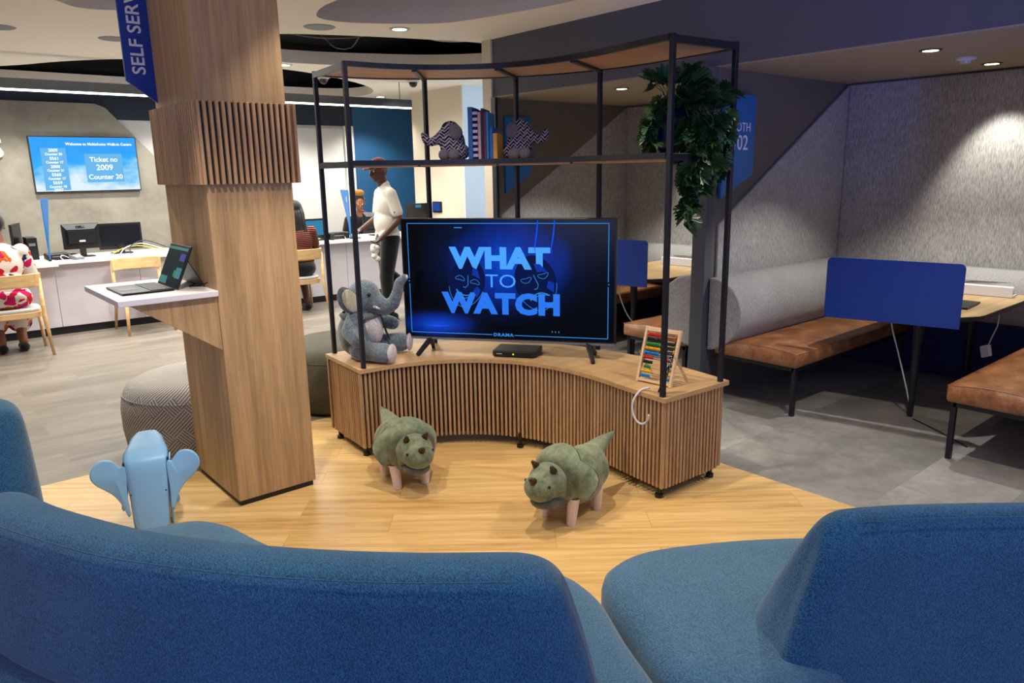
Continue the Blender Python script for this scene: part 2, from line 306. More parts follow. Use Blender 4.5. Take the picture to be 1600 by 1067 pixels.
# ------------------------------------------------------------------ mesh helpers
WB = {}      # parents whose parts are written in room coordinates -> their base point
class MB:
    def __init__(s): s.v = []; s.f = []
    def add(s, vs, fs):
        k = len(s.v); s.v += [V(a) for a in vs]; s.f += [tuple(i+k for i in f) for f in fs]; return s
    def box(s, x0, x1, y0, y1, z0, z1, m=None):
        vs = [V((x, y, z)) for z in (z0, z1) for y in (y0, y1) for x in (x0, x1)]
        if m: vs = [m @ a for a in vs]
        return s.add(vs, [(0, 2, 3, 1), (4, 5, 7, 6), (0, 1, 5, 4), (2, 6, 7, 3), (0, 4, 6, 2), (1, 3, 7, 5)])
    def prism(s, poly, lo, hi, ax='z', m=None):
        def P(a, b, c): return V({'z': (a, b, c), 'y': (a, c, b), 'x': (c, a, b)}[ax])
        n = len(poly); vs = [P(a, b, lo) for a, b in poly] + [P(a, b, hi) for a, b in poly]
        if m: vs = [m @ a for a in vs]
        return s.add(vs, [tuple(range(n))[::-1], tuple(range(n, 2*n))] + [(i, (i+1) % n, n+(i+1) % n, n+i) for i in range(n)])
    def loft(s, rings, closed=True, cap=True):
        n = len(rings[0]); vs = [p for r in rings for p in r]; fs = []
        for i in range(len(rings)-1):
            for j in range(n if closed else n-1):
                a = i*n+j; b = i*n+(j+1) % n; fs.append((a, b, b+n, a+n))
        if cap and closed: fs.append(tuple(range(n))[::-1]); fs.append(tuple(range((len(rings)-1)*n, len(rings)*n)))
        return s.add(vs, fs)
    def tube(s, pts, r, seg=8, flat=None):
        pts = [V(p) for p in pts]; rings = []; up = None
        for i, p in enumerate(pts):
            t = (pts[min(i+1, len(pts)-1)] - pts[max(i-1, 0)]).normalized()
            if up is None: up = V((0, 0, 1)) if abs(t.z) < .9 else V((1, 0, 0))
            a = t.cross(up).normalized(); up = a.cross(t).normalized(); rr = r[i] if isinstance(r, (list, tuple)) else r
            off = pi/4 if seg == 4 else 0; k = 1.41421 if seg == 4 else 1
            rings.append([p + (a*cos(2*pi*j/seg+off) + up*sin(2*pi*j/seg+off)*(flat or 1))*rr*k for j in range(seg)])
        return s.loft(rings)
    def lathe(s, prof, c=(0, 0, 0), seg=24, m=None):
        c = V(c); rings = [[c + V((r*cos(2*pi*j/seg), r*sin(2*pi*j/seg), z)) for j in range(seg)] for r, z in prof]
        if m: rings = [[m @ p for p in r] for r in rings]
        return s.loft(rings)
    def ell(s, c, r, rot=None, u=28, v=18):
        c = V(c); r = (r, r, r) if isinstance(r, (int, float)) else r
        mt = Euler(rot).to_matrix() if rot else None; vs = []; fs = []
        def P(a, b):
            p = V((r[0]*cos(a)*sin(b), r[1]*sin(a)*sin(b), r[2]*cos(b))); return c + (mt @ p if mt else p)
        vs.append(P(0, 0))
        for i in range(1, v): vs += [P(2*pi*j/u, pi*i/v) for j in range(u)]
        vs.append(P(0, pi)); L = len(vs)-1
        for j in range(u): fs.append((0, 1+j, 1+(j+1) % u)); fs.append((L, 1+(v-2)*u+(j+1) % u, 1+(v-2)*u+j))
        for i in range(v-2):
            for j in range(u): a = 1+i*u+j; b = 1+i*u+(j+1) % u; fs.append((a, a+u, b+u, b))
        return s.add(vs, fs)
    def cap(s, p0, p1, r0, r1, u=20):
        p0, p1 = V(p0), V(p1); s.ell(p0, r0, None, u, 12); s.ell(p1, r1, None, u, 12); s.tube([p0, p1], [r0, r1], u); return s
    def chain(s, pts):
        for a, b in zip(pts, pts[1:]): s.cap(a[:3], b[:3], a[3], b[3])
        return s
    def text(s, body, size, o, r, u, ext=.002, align='CENTER', off=0., sx=1., spacing=1.):
        cu = bpy.data.curves.new('t', 'FONT'); cu.body = body; cu.size = size; cu.extrude = ext; cu.align_x = align; cu.offset = off; cu.space_character = spacing; cu.resolution_u = 3
        ob = bpy.data.objects.new('t', cu); COL.objects.link(ob)
        me = ob.to_mesh(); r = V(r).normalized(); u = V(u).normalized(); n = r.cross(u); o = V(o)
        s.add([o + r*a.co.x*sx + u*a.co.y + n*a.co.z for a in me.vertices], [tuple(p.vertices) for p in me.polygons])
        ob.to_mesh_clear(); bpy.data.objects.remove(ob); bpy.data.curves.remove(cu); return s
    def xf(s, m): s.v = [m @ a for a in s.v]; return s
    def build(s, name, mat, parent=None, smooth=False, bevel=0, sub=0, keep=False, remesh=0, sm=0, seg=2, autos=None):
        base = V((0, 0, 0)); vs = s.v
        if parent is not None: base = WB.get(parent.name, base)
        elif not keep:
            xs = [a.x for a in vs]; ys = [a.y for a in vs]; zs = [a.z for a in vs]
            base = V(((min(xs)+max(xs))/2, (min(ys)+max(ys))/2, min(zs)))
        me = bpy.data.meshes.new(name); me.from_pydata([a - base for a in vs], [], s.f); me.validate(); me.update()
        bm = bmesh.new(); bm.from_mesh(me); bmesh.ops.recalc_face_normals(bm, faces=bm.faces); bm.to_mesh(me); bm.free()
        o = bpy.data.objects.new(name, me); COL.objects.link(o)
        mods = []
        if remesh:
            m = o.modifiers.new('r', 'REMESH'); m.mode = 'VOXEL'; m.voxel_size = remesh; m.use_smooth_shade = True; mods.append(m)
            if sm: m = o.modifiers.new('s', 'SMOOTH'); m.factor = .5; m.iterations = sm
        if bevel: m = o.modifiers.new('b', 'BEVEL'); m.width = bevel; m.segments = seg; m.limit_method = 'ANGLE'; m.angle_limit = R(40); mods.append(m)
        if sub: m = o.modifiers.new('u', 'SUBSURF'); m.levels = sub; m.render_levels = sub; mods.append(m)
        if mods:
            dg = bpy.context.evaluated_depsgraph_get(); nm = bpy.data.meshes.new_from_object(o.evaluated_get(dg)); o.modifiers.clear()
            old = o.data; o.data = nm; bpy.data.meshes.remove(old); nm.name = name
        o.data.materials.clear(); o.data.materials.append(M[mat] if isinstance(mat, str) else mat)
        if smooth or sub or remesh: o.data.polygons.foreach_set('use_smooth', [True]*len(o.data.polygons))
        if parent is not None: o.parent = parent
        else: o.location = base
        return o
def tag(o, label=None, cat=None, group=None, kind=None):
    if label: o['label'] = label
    if cat: o['category'] = cat
    if group: o['group'] = group
    if kind: o['kind'] = kind
    return o
def thing(name, label, cat, loc=(0, 0, 0), rz=0, group=None):
    o = bpy.data.objects.new(name, None); COL.objects.link(o); o.location = loc; o.rotation_euler = (0, 0, rz); o.empty_display_size = .1
    return tag(o, label, cat, group)
def wthing(name, label, cat, base, group=None):     # parts written in room coordinates
    o = thing(name, label, cat, base, 0, group); WB[o.name] = V(base); return o
def struct(o): o['kind'] = 'structure'; return o
def sub(o):                                           # sub-part base passes through
    p = o.parent
    if p is not None and p.name in WB: WB[o.name] = WB[p.name]
    elif p is None: WB[o.name] = o.location.copy()
    return o
def copy_tree(o, parent=None):
    c = o.copy(); COL.objects.link(c)
    if parent is not None: c.parent = parent
    for ch in list(o.children): copy_tree(ch, c)
    return c
def retag(o, label): o['label'] = label; return o
def catmull(P, n=8):
    P = [V(p) for p in P]; Q = [P[0]*2-P[1]] + P + [P[-1]*2-P[-2]]; out = []
    for i in range(1, len(Q)-2):
        for k in range(n):
            t = k/n; a, b, c, d = Q[i-1], Q[i], Q[i+1], Q[i+2]
            out.append(.5*((2*b) + (c-a)*t + (2*a-5*b+4*c-d)*t*t + (3*b-a-3*c+d)*t**3))
    return out + [Q[-2]]
def resample(P, step):
    P = [V(p) for p in P]; out = [P[0].copy()]; d = 0
    for a, b in zip(P, P[1:]):
        L = (b-a).length; 
        while d + L >= step:
            t = (step-d); a = a + (b-a).normalized()*t; out.append(a.copy()); L -= t; d = 0
        d += L
    return out
def v2(p): return (p[0], p[1])
def ray(px, py): return CR*((px-800)/FPX) - CU*((py-533.5)/FPX) + CF
def atz(px, py, z): d = ray(px, py); return V((0, 0, EYE)) + d*((z-EYE)/d.z)
def aty(px, py, y): d = ray(px, py); return V((0, 0, EYE)) + d*(y/d.y)
def atx(px, py, x): d = ray(px, py); return V((0, 0, EYE)) + d*(x/d.x)

# ================================================================== THE SETTING
def sbox(name, mat, x0, x1, y0, y1, z0, z1, **k): return struct(MB().box(x0, x1, y0, y1, z0, z1).build(name, mat, keep=True, **k))
CH = 2.82
sbox('floor', 'fl_wood', -3, 3.48, -3, 4.62, -.08, 0)
sbox('floor', 'fl_stone', 3.48, 8, -3, 5.4, -.08, 0)
struct(MB().box(-3, 3.48, 4.62, 11.2, -.08, 0).box(3.48, 8, 5.4, 11.2, -.08, 0).build('floor', 'fl_grey', keep=True))
# ceiling sheet with organic cut-outs, their rims and the dark void above
cuts = [
 [(2.74, 5.46), (2.9, 5.61), (3.15, 5.58), (3.5, 5.38), (3.74, 5.14), (3.9, 4.6), (4.0, 3.99), (3.95, 3.3), (3.5, 3.0), (3.1, 3.4), (2.8, 4.2), (2.65, 5.0)],
 [(2.0, 7.3), (2.4, 6.75), (2.86, 6.36), (3.22, 6.17), (3.86, 5.94), (4.56, 5.76), (5.2, 5.74), (5.7, 6.0), (5.6, 6.7), (5.1, 7.3), (4.45, 7.63), (3.94, 7.82), (3.4, 7.9), (2.6, 7.95), (2.1, 7.75)],
 [(-.6, 11.0), (.3, 10.6), (1.24, 9.71), (1.7, 9.0), (2.2, 8.5), (2.9, 8.3), (3.74, 8.39), (4.3, 8.6), (4.81, 8.91), (5.4, 9.39), (5.79, 9.92), (5.95, 10.45), (5.8, 10.85), (5.3, 11.02), (4.4, 11.08), (2.96, 11.1), (1.41, 11.1), (.2, 11.1)],
 [(1.05, 5.85), (1.18, 6.08), (1.32, 6.2), (1.55, 6.13), (1.85, 5.75), (1.9, 5.2), (1.6, 4.95), (1.2, 5.2)],
]
bm = bmesh.new()
def loop(pts, z):
    vs = [bm.verts.new((x, y, z)) for x, y in pts]; return [bm.edges.new((vs[i], vs[(i+1) % len(vs)])) for i in range(len(vs))]
ee = loop([(-3, -3), (8, -3), (8, 11.2), (-3, 11.2)], CH)
sm_cuts = []
for c in cuts:
    P = [V((x, y, 0)) for x, y in c]; P = P[-2:] + P + P[:3]
    Q = catmull(P, 4)[8:-8]; Q = Q[:len(c)*4]; sm_cuts.append([(q.x, q.y) for q in Q]); ee += loop(sm_cuts[-1], CH)
bmesh.ops.triangle_fill(bm, use_beauty=True, use_dissolve=False, edges=ee)
me = bpy.data.meshes.new('ceiling'); bm.to_mesh(me); bm.free(); me.materials.append(M['ceil'])
o = bpy.data.objects.new('ceiling', me); COL.objects.link(o); struct(o)
rim = MB()
for c, rh in zip(sm_cuts, (.20, .13, .13, .20)):
    rim.loft([[V((x, y, CH)) for x, y in c], [V((x, y, CH+rh)) for x, y in c]], closed=True, cap=False)
o = struct(rim.build('ceiling', 'ceil', keep=True, smooth=False))
struct(MB().box(-3, 8, -3, 11.2, 3.6, 3.65).box(-3, 8, 11.15, 11.3, CH+.01, 3.6).box(7.85, 7.9, -3, 11.2, CH+.01, 3.6).box(-2.99, -2.95, -3, 11.2, CH+.01, 3.6).build('ceiling', 'blackmatt', keep=True))  # black skirts added around the void to keep it dark
# walls
struct(MB().box(-3, 8, 11.2, 11.3, 0, CH+.01).build('wall_back', 'wallwhite', keep=True))
struct(MB().box(-3, 6.1, 11.17, 11.2, 2.41, CH).build('trim_1', 'navyshade', keep=True))
struct(MB().box(6.1, 8, 11.16, 11.2, 0, CH).build('trim_2', 'navy', keep=True))
struct(MB().prism([(-3, 0), (3.7, 0), (3.7, 1.3), (3.08, 1.89), (2.62, 2.41), (2.50, 2.55), (2.38, 2.60), (-3, 2.60)], 11.12, 11.17, 'y').build('trim_3', 'plaster', keep=True))
dr = struct(MB().box(5.05, 5.93, 11.17, 11.19, 0, 2.37).build('door_1', 'wallwhite', keep=True))
struct(MB().box(5.93, 6.09, 11.13, 11.2, 0, 2.41).box(5.0, 5.05, 11.15, 11.2, 0, 2.41).build('trim_4', 'laminate', keep=True))
sbox('wall_right', 'beige', 6.4, 7.6, 8.6, 9.87, 0, CH)
sbox('trim_11', 'daylit_wall', 6.4, 7.6, 8.585, 8.6, 0, CH)  # thin sheet carrying the painted daylight over the beige wall
sbox('wall_right', 'wallwhite', 7.9, 8, 5.6, 11.2, 0, 3.6)
def winwall(name, ax, c0, c1, lo, hi, wlo, whi, n):
    m = MB()
    def B(a, b, z0, z1):
        if ax == 'x': m.box(c0, c1, a, b, z0, z1)
        else: m.box(a, b, c0, c1, z0, z1)
    B(lo, wlo, 0, 3.6); B(whi, hi, 0, 3.6); B(wlo, whi, 0, .25); B(wlo, whi, 2.6, 3.6); struct(m.build(name, 'wallwhite', keep=True))
    f = MB(); cm = (c0+c1)/2
    for t in (wlo, (wlo*2+whi)/3, (wlo+2*whi)/3, whi):
        (f.box(cm-.03, cm+.03, t-.03, t+.03, .25, 2.6) if ax == 'x' else f.box(t-.03, t+.03, cm-.03, cm+.03, .25, 2.6))
    fr = struct(f.build('window_%d' % n, 'frame', keep=True)); g = MB()  # unseen windows, put in to go with the added blue fill
    (g.box(cm-.004, cm+.004, wlo, whi, .25, 2.6) if ax == 'x' else g.box(wlo, whi, cm-.004, cm+.004, .25, 2.6))
    g.build('pane', 'glass', fr)
winwall('wall_left', 'x', -3.1, -3, -3, 11.2, -2.5, 2.5, 1)
winwall('wall_front', 'y', -3.1, -3, -3, 8, -1, 6, 2)
# booths: soffit, ceiling, partitions, padded walls
sbox('wall_soffit', 'soffit', 4.5, 6.5, -3, 5.56, 2.325, 2.86)
sbox('ceiling', 'boothceil', 4.5, 6.5, -3, 5.56, 2.315, 2.325)
sbox('wall_booth', 'taupe', 6.35, 6.5, -3, 5.6, 0, 2.315)
sbox('wall_end', 'beige', 4.48, 6.5, 5.56, 5.69, 0, CH)
sbox('trim_5', 'frame', 4.47, 4.50, 5.50, 5.56, 0, 2.315)
for k, yb in enumerate((.74, 3.14)):           # partition with its front post
    sbox('wall_partition', 'taupe', 4.5, 6.35, yb, yb+.12, 0, 2.315)
    sbox('trim_6', 'soffit', 4.42, 4.5, yb-.012, yb+.10, 0, 2.315, bevel=.004)
for k, yb in enumerate((3.14, 5.56)):          # padded side wall: cut off along the diagonal
    yy = yb
    p = struct(MB().prism([(4.56, .36), (6.34, .36), (6.34, 2.305), (4.56, 1.255)], yy-.022, yy, 'y').build('trim_7', 'upholst', keep=True, bevel=.006))
sbox('trim_8', 'taupe', 4.51, 6.34, 5.545, 5.56, 0, 2.31)
for y0, y1 in ((.87, 3.115), (3.27, 5.535)):
    sbox('trim_9', 'upholst', 6.325, 6.35, y0, y1, .87, 2.30, bevel=.006)
    sbox('trim_10', 'navyunder', 6.30, 6.35, y0, y1, 0, .46, bevel=.004)
# ================================================================== CEILING FITTINGS
def downlight(x, y, z, r, lab, grp, ring='white', lens='lamp', drop=.006):
    t = wthing('ceiling_light', lab, 'ceiling light', (x, y, z-drop), grp)
    MB().lathe([(r*.8, z-.001), (r*.8, z-drop-.002), (r*1.12, z-drop), (r*1.15, z)], (x, y, 0), 28).build('trim_ring', ring, t, smooth=False)
    MB().lathe([(0, z-.012+.006), (r*.78, z-.006), (r*.78, z-.002)], (x, y, 0), 24).build('lens', lens, t)
    return t
for x, y, lab in ((3.55, 5.60, 'round recessed downlight in the white ceiling between the two front cut-outs'),
                  (5.44, 8.37, 'small round downlight beside the dome camera near the pendant end'),
                  (6.25, 10.5, 'small far downlight right of the rear ceiling cut-out'),
                  (3.62, 8.05, 'small downlight just right of the wooden column, behind the ceiling gap')):
    downlight(x, y, CH, .075, lab, None)
for x, y, lab in ((4.95, 1.965, 'black-rimmed downlight nearer the front edge of the right booth ceiling'), (5.97, 1.965, 'black-rimmed downlight at the back wall of the right booth ceiling'),
                  (4.93, 4.38, 'small black-rimmed downlight in the ceiling of the left booth, behind the shelf frame')):
    downlight(x, y, 2.315, .055, lab, None, 'black', 'lamp', .004)
t = wthing('smoke_detector', 'small white smoke detector between the two lights of the right booth', 'smoke detector', (5.5, 1.965, 2.28))
MB().lathe([(0, 2.28), (.03, 2.28), (.035, 2.30)], (5.5, 1.965, 0), 20).build('sensor', 'ltgrey', t); MB().lathe([(.03, 2.298), (.06, 2.303), (.06, 2.315), (0, 2.315)], (5.5, 1.965, 0), 24).build('housing', 'white', t)
for x, y, r, lab in ((2.98, 5.90, .13, 'flat round grey ceiling speaker right of the wooden column'), (1.80, 7.36, .13, 'flat round grey ceiling speaker beside the blue hanging sign'), (.95, 7.30, .13, 'flat round grey ceiling speaker at the left edge of the frame')):
    o = MB().lathe([(0, CH-.006), (r*.9, CH-.006), (r, CH)], (x, y, 0), 32).build('ceiling_speaker', 'grey'); tag(o, lab, 'speaker')
for x, y, lab in ((4.256, 8.42, 'white dome security camera seen through the left end of the shelf frame'), (5.335, 8.16, 'white dome security camera above the end of the strip pendant')):
    t = wthing('dome_camera', lab, 'security camera', (x, y, CH-.13))
    MB().lathe([(.085, CH), (.085, CH-.05), (.065, CH-.07), (0, CH-.07)], (x, y, 0), 24).build('housing', 'white', t)
    MB().ell((x, y, CH-.075), (.052, .052, .055)).build('dome', 'black', t, smooth=True)
for x, y, r, lab in ((4.56, 6.20, .36, 'large round ring luminaire hanging in the dark gap beside the soffit'), (3.75, 9.30, .36, 'round ring luminaire hanging in the rear dark ceiling gap')):
    t = wthing('ring_luminaire', lab, 'ceiling light', (x, y, 2.92))
    MB().lathe([(r*.74, 2.93), (r, 2.96), (r*1.02, 3.0), (r*.74, 3.03)], (x, y, 0), 40).build('ring', 'ltgrey', t, smooth=True)
    MB().lathe([(0, 2.93), (r*.66, 2.93), (r*.70, 2.97)], (x, y, 0), 36).build('diffuser', 'lampoff', t)
    MB().lathe([(r*.8, 3.02), (r*.8, 3.3), (0, 3.3)], (x, y, 0), 30).build('drum', 'blackmatt', t)
# plant in the void above the gap
tag(MB().box(3.0, 3.9, 7.0, 7.25, 3.16, 3.32).build('air_duct', 'ducts', bevel=.01), 'grey sheet metal duct in the dark ceiling gap right of the column', 'duct')
tag(MB().box(1.6, 2.0, 10.1, 10.7, 3.05, 3.3).build('air_duct', 'ducts', bevel=.01), 'grey box duct in the dark ceiling gap left of the column', 'duct')
for k, (a, b, lab) in enumerate((((3.1, 7.5, 3.1), (4.3, 6.6, 3.12), 'loose white cable sagging in the dark ceiling gap, long one'), ((3.6, 7.3, 3.1), (4.1, 7.2, 3.02), 'short loose white cable curling in the dark ceiling gap'))):
    a, b = V(a), V(b); pts = [a.lerp(b, t/8) + V((.04*sin(t*1.3), .05*cos(t), -.16*sin(pi*t/8))) for t in range(9)]
    tag(MB().tube(pts, .006, 6).build('loose_cable', 'grey'), lab, 'cable')
tag(MB().tube([(2.62, 7.6, 3.1), (2.9, 7.4, 3.12), (3.2, 7.5, 3.1)], .02, 8).build('conduit_pipe', 'signblue'), 'blue conduit in the dark ceiling gap beside the column', 'pipe')
# strip pendant
t = wthing('strip_pendant', 'long black linear pendant with a white light strip hanging over the counter', 'pendant light', (2.6, 8.75, 2.49))
MB().box(-1.2, 5.66, 8.71, 8.79, 2.505, 2.60).build('channel', 'black', t); MB().box(-1.2, 5.66, 8.722, 8.778, 2.49, 2.505).build('light_strip', 'led', t)
for x in (.3, 2.6, 5.5): MB().tube([(x, 8.75, 2.6), (x, 8.75, CH)], .004, 6).build('suspension_wire', 'lever', t)
# ================================================================== COLUMN with slat band, shelf, sign
x0, x1, y0, y1 = 1.19, 1.61, 3.6, 4.24
t = wthing('timber_column', 'square oak-clad column with a slatted collar standing left of the screen', 'column', (1.4, 3.92, 0))
MB().box(x0+.012, x1-.012, y0+.012, y1-.012, 0, .03).build('plinth', 'kick', t)
MB().box(x0, x1, y0, y1, .03, CH).build('cladding', 'oak', t, bevel=.003)
b = MB(); z0, z1 = 1.615, 1.99
for s in range(17):
    x = x0-.018 + s*.0286; b.box(x, x+.0155, y0-.032, y0-.014, z0, z1); b.box(x, x+.0155, y1+.014, y1+.032, z0, z1)
for s in range(24):
    y = y0-.018 + s*.0286; b.box(x0-.032, x0-.014, y, y+.0155, z0, z1); b.box(x1+.014, x1+.032, y, y+.0155, z0, z1)
b.build('slat_collar', 'slat', t, bevel=.002, seg=1); MB().box(x0-.015, x1+.015, y0-.015, y1+.015, z0+.004, z1-.004).build('collar_backing', 'black', t)
t = wthing('laptop_shelf', 'white ledge on an oak wedge bracket fixed to the timber column', 'shelf', (.97, 3.92, 1.09))
MB().box(.752, 1.19, 3.585, 4.265, 1.094, 1.122).build('ledge', 'laminate', t, bevel=.003)
MB().prism([(.80, 1.094), (1.19, 1.094), (1.19, .825)], 3.605, 4.20, 'y').build('bracket', 'oak', t, bevel=.002)
t = wthing('hanging_sign', 'tall blue blade sign reading SELF SERVICE on the column', 'sign', (1.12, 4.2, 2.02))
MB().prism([(1.052, 2.125), (1.19, 2.022), (1.19, 2.80), (1.052, 2.80)], 4.19, 4.205, 'y').build('panel', 'signblue', t, bevel=.001)
MB().text('SELF SERVICE', .088, (1.147, 4.187, 2.155), (0, 0, 1), (-1, 0, 0), .001, 'LEFT', .0012).build('lettering', 'signwhite', t)
# laptop (tablet with keyboard) on the ledge, screen facing left
def tablet_laptop(label, base, rz, tilt=25, cat='laptop'):
    t = thing('laptop', label, cat, base, rz)
    k = MB().box(-.145, .145, -.22, -.005, 0, .009).build('keyboard_deck', 'lever', t, bevel=.003)
    kk = MB()
    for r in range(5):
        for c in range(12): kk.box(-.133+c*.0224, -.133+c*.0224+.019, -.10+r*.0175, -.10+r*.0175+.0145, .009, .0115)
    kk.build('keys', 'black', k); MB().box(-.05, .05, -.205, -.13, .009, .0098).build('touchpad', 'grey', k)
    m = Matrix.Rotation(R(-tilt), 4, 'X')
    sc_ = MB().box(-.147, .147, 0, .009, .004, .205, m).build('screen', 'black', t, bevel=.002)
    MB().box(-.138, .138, -.0012, 0, .014, .195, m).build('display', 'scrdark', sc_)
    MB().box(-.138, .138, -.002, -.0011, .180, .193, m).box(-.138, -.03, -.002, -.0011, .014, .05, m).box(.06, .134, -.002, -.0011, .05, .10, m).build('window_teal', 'scrteal', sc_)
    MB().box(.035, .06, -.0024, -.0019, .055, .085, m).build('window_green', 'scrgreen', sc_); MB().box(.06, .132, -.0024, -.0019, .13, .165, m).build('window_violet', 'scrviolet', sc_)
    MB().prism([(.060, .135), (.064, .135), (.135, .0), (.128, .0)], -.13, .13, 'x').build('stand', 'black', t)
    return t
tablet_laptop('black tablet laptop with lit screen on the white column ledge', (1.045, 3.90, 1.1225), R(-90), 24).scale = (1.08, 1.08, 1.08)
tag(MB().tube([(1.17, 3.86, 1.13), (1.12, 3.78, 1.13), (1.16, 3.72, 1.135), (1.18, 3.70, 1.15)], .004, 6).build('laptop_cable', 'black'), 'black cable behind the laptop on the column ledge', 'cable')
# ================================================================== SLATTED SCREEN BENCH
FR = catmull([(1.99, 3.735, 0), (2.25, 3.70, 0), (2.50, 3.59, 0), (2.69, 3.42, 0), (2.81, 3.22, 0), (2.87, 2.98, 0), (2.872, 2.72, 0), (2.84, 2.45, 0), (2.815, 2.19, 0)], 6)
BK = catmull([(2.03, 4.25, 0), (2.40, 4.20, 0), (2.73, 4.04, 0), (3.0, 3.83, 0), (3.2, 3.56, 0), (3.33, 3.26, 0), (3.39, 2.93, 0), (3.38, 2.55, 0), (3.325, 2.165, 0)], 6)
HB = .55
t = wthing('media_bench', 'curved slatted timber bench with a tall charcoal shelf frame carrying the television', 'media unit', (2.7, 3.2, 0))
MB().prism([v2(p) for p in FR] + [v2(p) for p in BK][::-1], HB-.026, HB, 'z').build('bench_top', 'benchtop', t, bevel=.002)
def offs(P, d):
    out = []
    for i, p in enumerate(P):
        tt = (P[min(i+1, len(P)-1)] - P[max(i-1, 0)]).normalized(); out.append(p + V((-tt.y, tt.x, 0))*d)
    return out
def slats(P, pitch, w, d, z0, z1, name, par, mat='slat'):
    b = MB(); Q = resample(P, pitch)
    for i, p in enumerate(Q):
        tt = (Q[min(i+1, len(Q)-1)] - Q[max(i-1, 0)]).normalized(); a = math.atan2(tt.y, tt.x)
        m = Matrix.Translation((p.x, p.y, 0)) @ Matrix.Rotation(a, 4, 'Z'); b.box(-w/2, w/2, -d/2, d/2, z0, z1, m)
    return b.build(name, mat, par, bevel=.002, seg=1)
INF = offs(FR, .022); INB = offs(BK, -.022)
def shrink(P, a, b): P = resample(P, .01); return P[a:len(P)-b]
INF = shrink(INF, 1, 1); INB = shrink(INB, 1, 1)
zs0, zs1 = .062, HB-.028
slats(INF, .0272, .0145, .022, zs0, zs1, 'front_slats', t); slats(INB, .0272, .0145, .022, zs0, zs1, 'back_slats', t)
slats([INF[0]+V((.006, .02, 0)), INB[0]+V((.006, -.02, 0))], .0272, .0145, .022, zs0, zs1, 'end_slats', t)
slats([INF[-1]+V((.02, .006, 0)), INB[-1]+V((-.015, .006, 0))], .0272, .0145, .022, zs0, zs1, 'end_slats', t)
bf = shrink(offs(FR, .040), 3, 3); bb = shrink(offs(BK, -.040), 3, 3)
MB().prism([v2(p) for p in bf] + [v2(p) for p in bb][::-1], .075, HB-.03, 'z').build('carcass', 'black', t)
for p in ((2.035, 3.80), (2.06, 4.18), (2.80, 3.27), (2.86, 2.245), (3.27, 2.225), (3.33, 3.1), (2.6, 4.08)):
    MB().lathe([(.012, .09), (.012, .022), (.021, .020), (.021, 0), (0, 0)], (p[0], p[1], 0), 16).build('foot', 'black', t)
ZT, ZS = 2.24, 1.725
fp = [FR[0]+V((.035, .02, 0)), FR[-1]+V((.02, .03, 0))]
bi = [0, 12, 22, 32, 48]; bp = [BK[i] + (V((.05, -.03, 0)) if i == 0 else V((-.055, .02, 0)) if i == 48 else V((-.02, -.02, 0))) for i in bi]
hw = .012
for p in fp + bp: MB().box(p.x-hw, p.x+hw, p.y-hw, p.y+hw, HB, ZT).build('post', 'frame', t, bevel=.002)
def railing(P, z, h, name):
    P = resample(P, .03); L = offs(P, -.0135); Rr = offs(P, .0135)
    rings = [[V((a.x, a.y, z-h)), V((b.x, b.y, z-h)), V((b.x, b.y, z)), V((a.x, a.y, z))] for a, b in zip(L, Rr)]
    MB().loft(rings).build(name, 'frame', t)
rf = [p + (fp[0]-FR[0]).lerp(fp[1]-FR[-1], i/(len(FR)-1)) for i, p in enumerate(FR)]
rb = [p + V((-.02, -.02, 0)) for p in BK]; rb[0] = bp[0].copy(); rb[-1] = bp[-1].copy()
for z, nm in ((ZT, 'top'), (ZS, 'shelf')):
    railing(rf, z, .028, nm+'_front_rail'); railing(rb, z, .028, nm+'_back_rail')
    MB().prism([v2(p) for p in rf] + [v2(p) for p in rb][::-1], z-(.022 if nm == 'top' else .036), z-.004, 'z').build(nm+'_board', 'shelfwood', t)
    fi = [0, 9, 20, 32, 48]
    for a, b_ in zip([rf[i] for i in fi], [rb[i] for i in bi]):
        d = (b_-a).normalized(); n = V((-d.y, d.x, 0))*.0125
        MB().loft([[V((q.x, q.y, z-.038)), V((r_.x, r_.y, z-.038)), V((r_.x, r_.y, z-.006)), V((q.x, q.y, z-.006))] for q, r_ in ((a-n, a+n), (b_-n, b_+n))]).build(nm+'_cross_bar', 'frame', t)
# ------------------------------------------------------------------ television
A, B = V((2.445, 3.945, 0)), V((3.21, 2.87, 0)); cx = (A+B)/2; ang = math.atan2((B-A).y, (B-A).x); W2 = (B-A).length/2
t = thing('television', 'large flat television on splayed legs showing blue WHAT TO WATCH screen', 'television', (cx.x, cx.y, HB), ang)
zb, zt = .088, .835                      # local: x along the screen, -y towards the viewer
MB().box(-W2, W2, -.012, .02, zb, zt).box(-W2*.7, W2*.7, .02, .055, zb+.04, zt-.2).build('cabinet', 'black', t, bevel=.004)
MB().box(-W2, W2, -.0135, -.010, zb, zb+.014).build('chin_strip', 'grey', t)
sw, sz0, sz1 = W2-.010, zb+.022, zt-.008; zc = (sz0+sz1)/2
scrn = MB().box(-sw, sw, -.0145, -.0125, sz0, sz1).build('screen', 'tvglow', t)
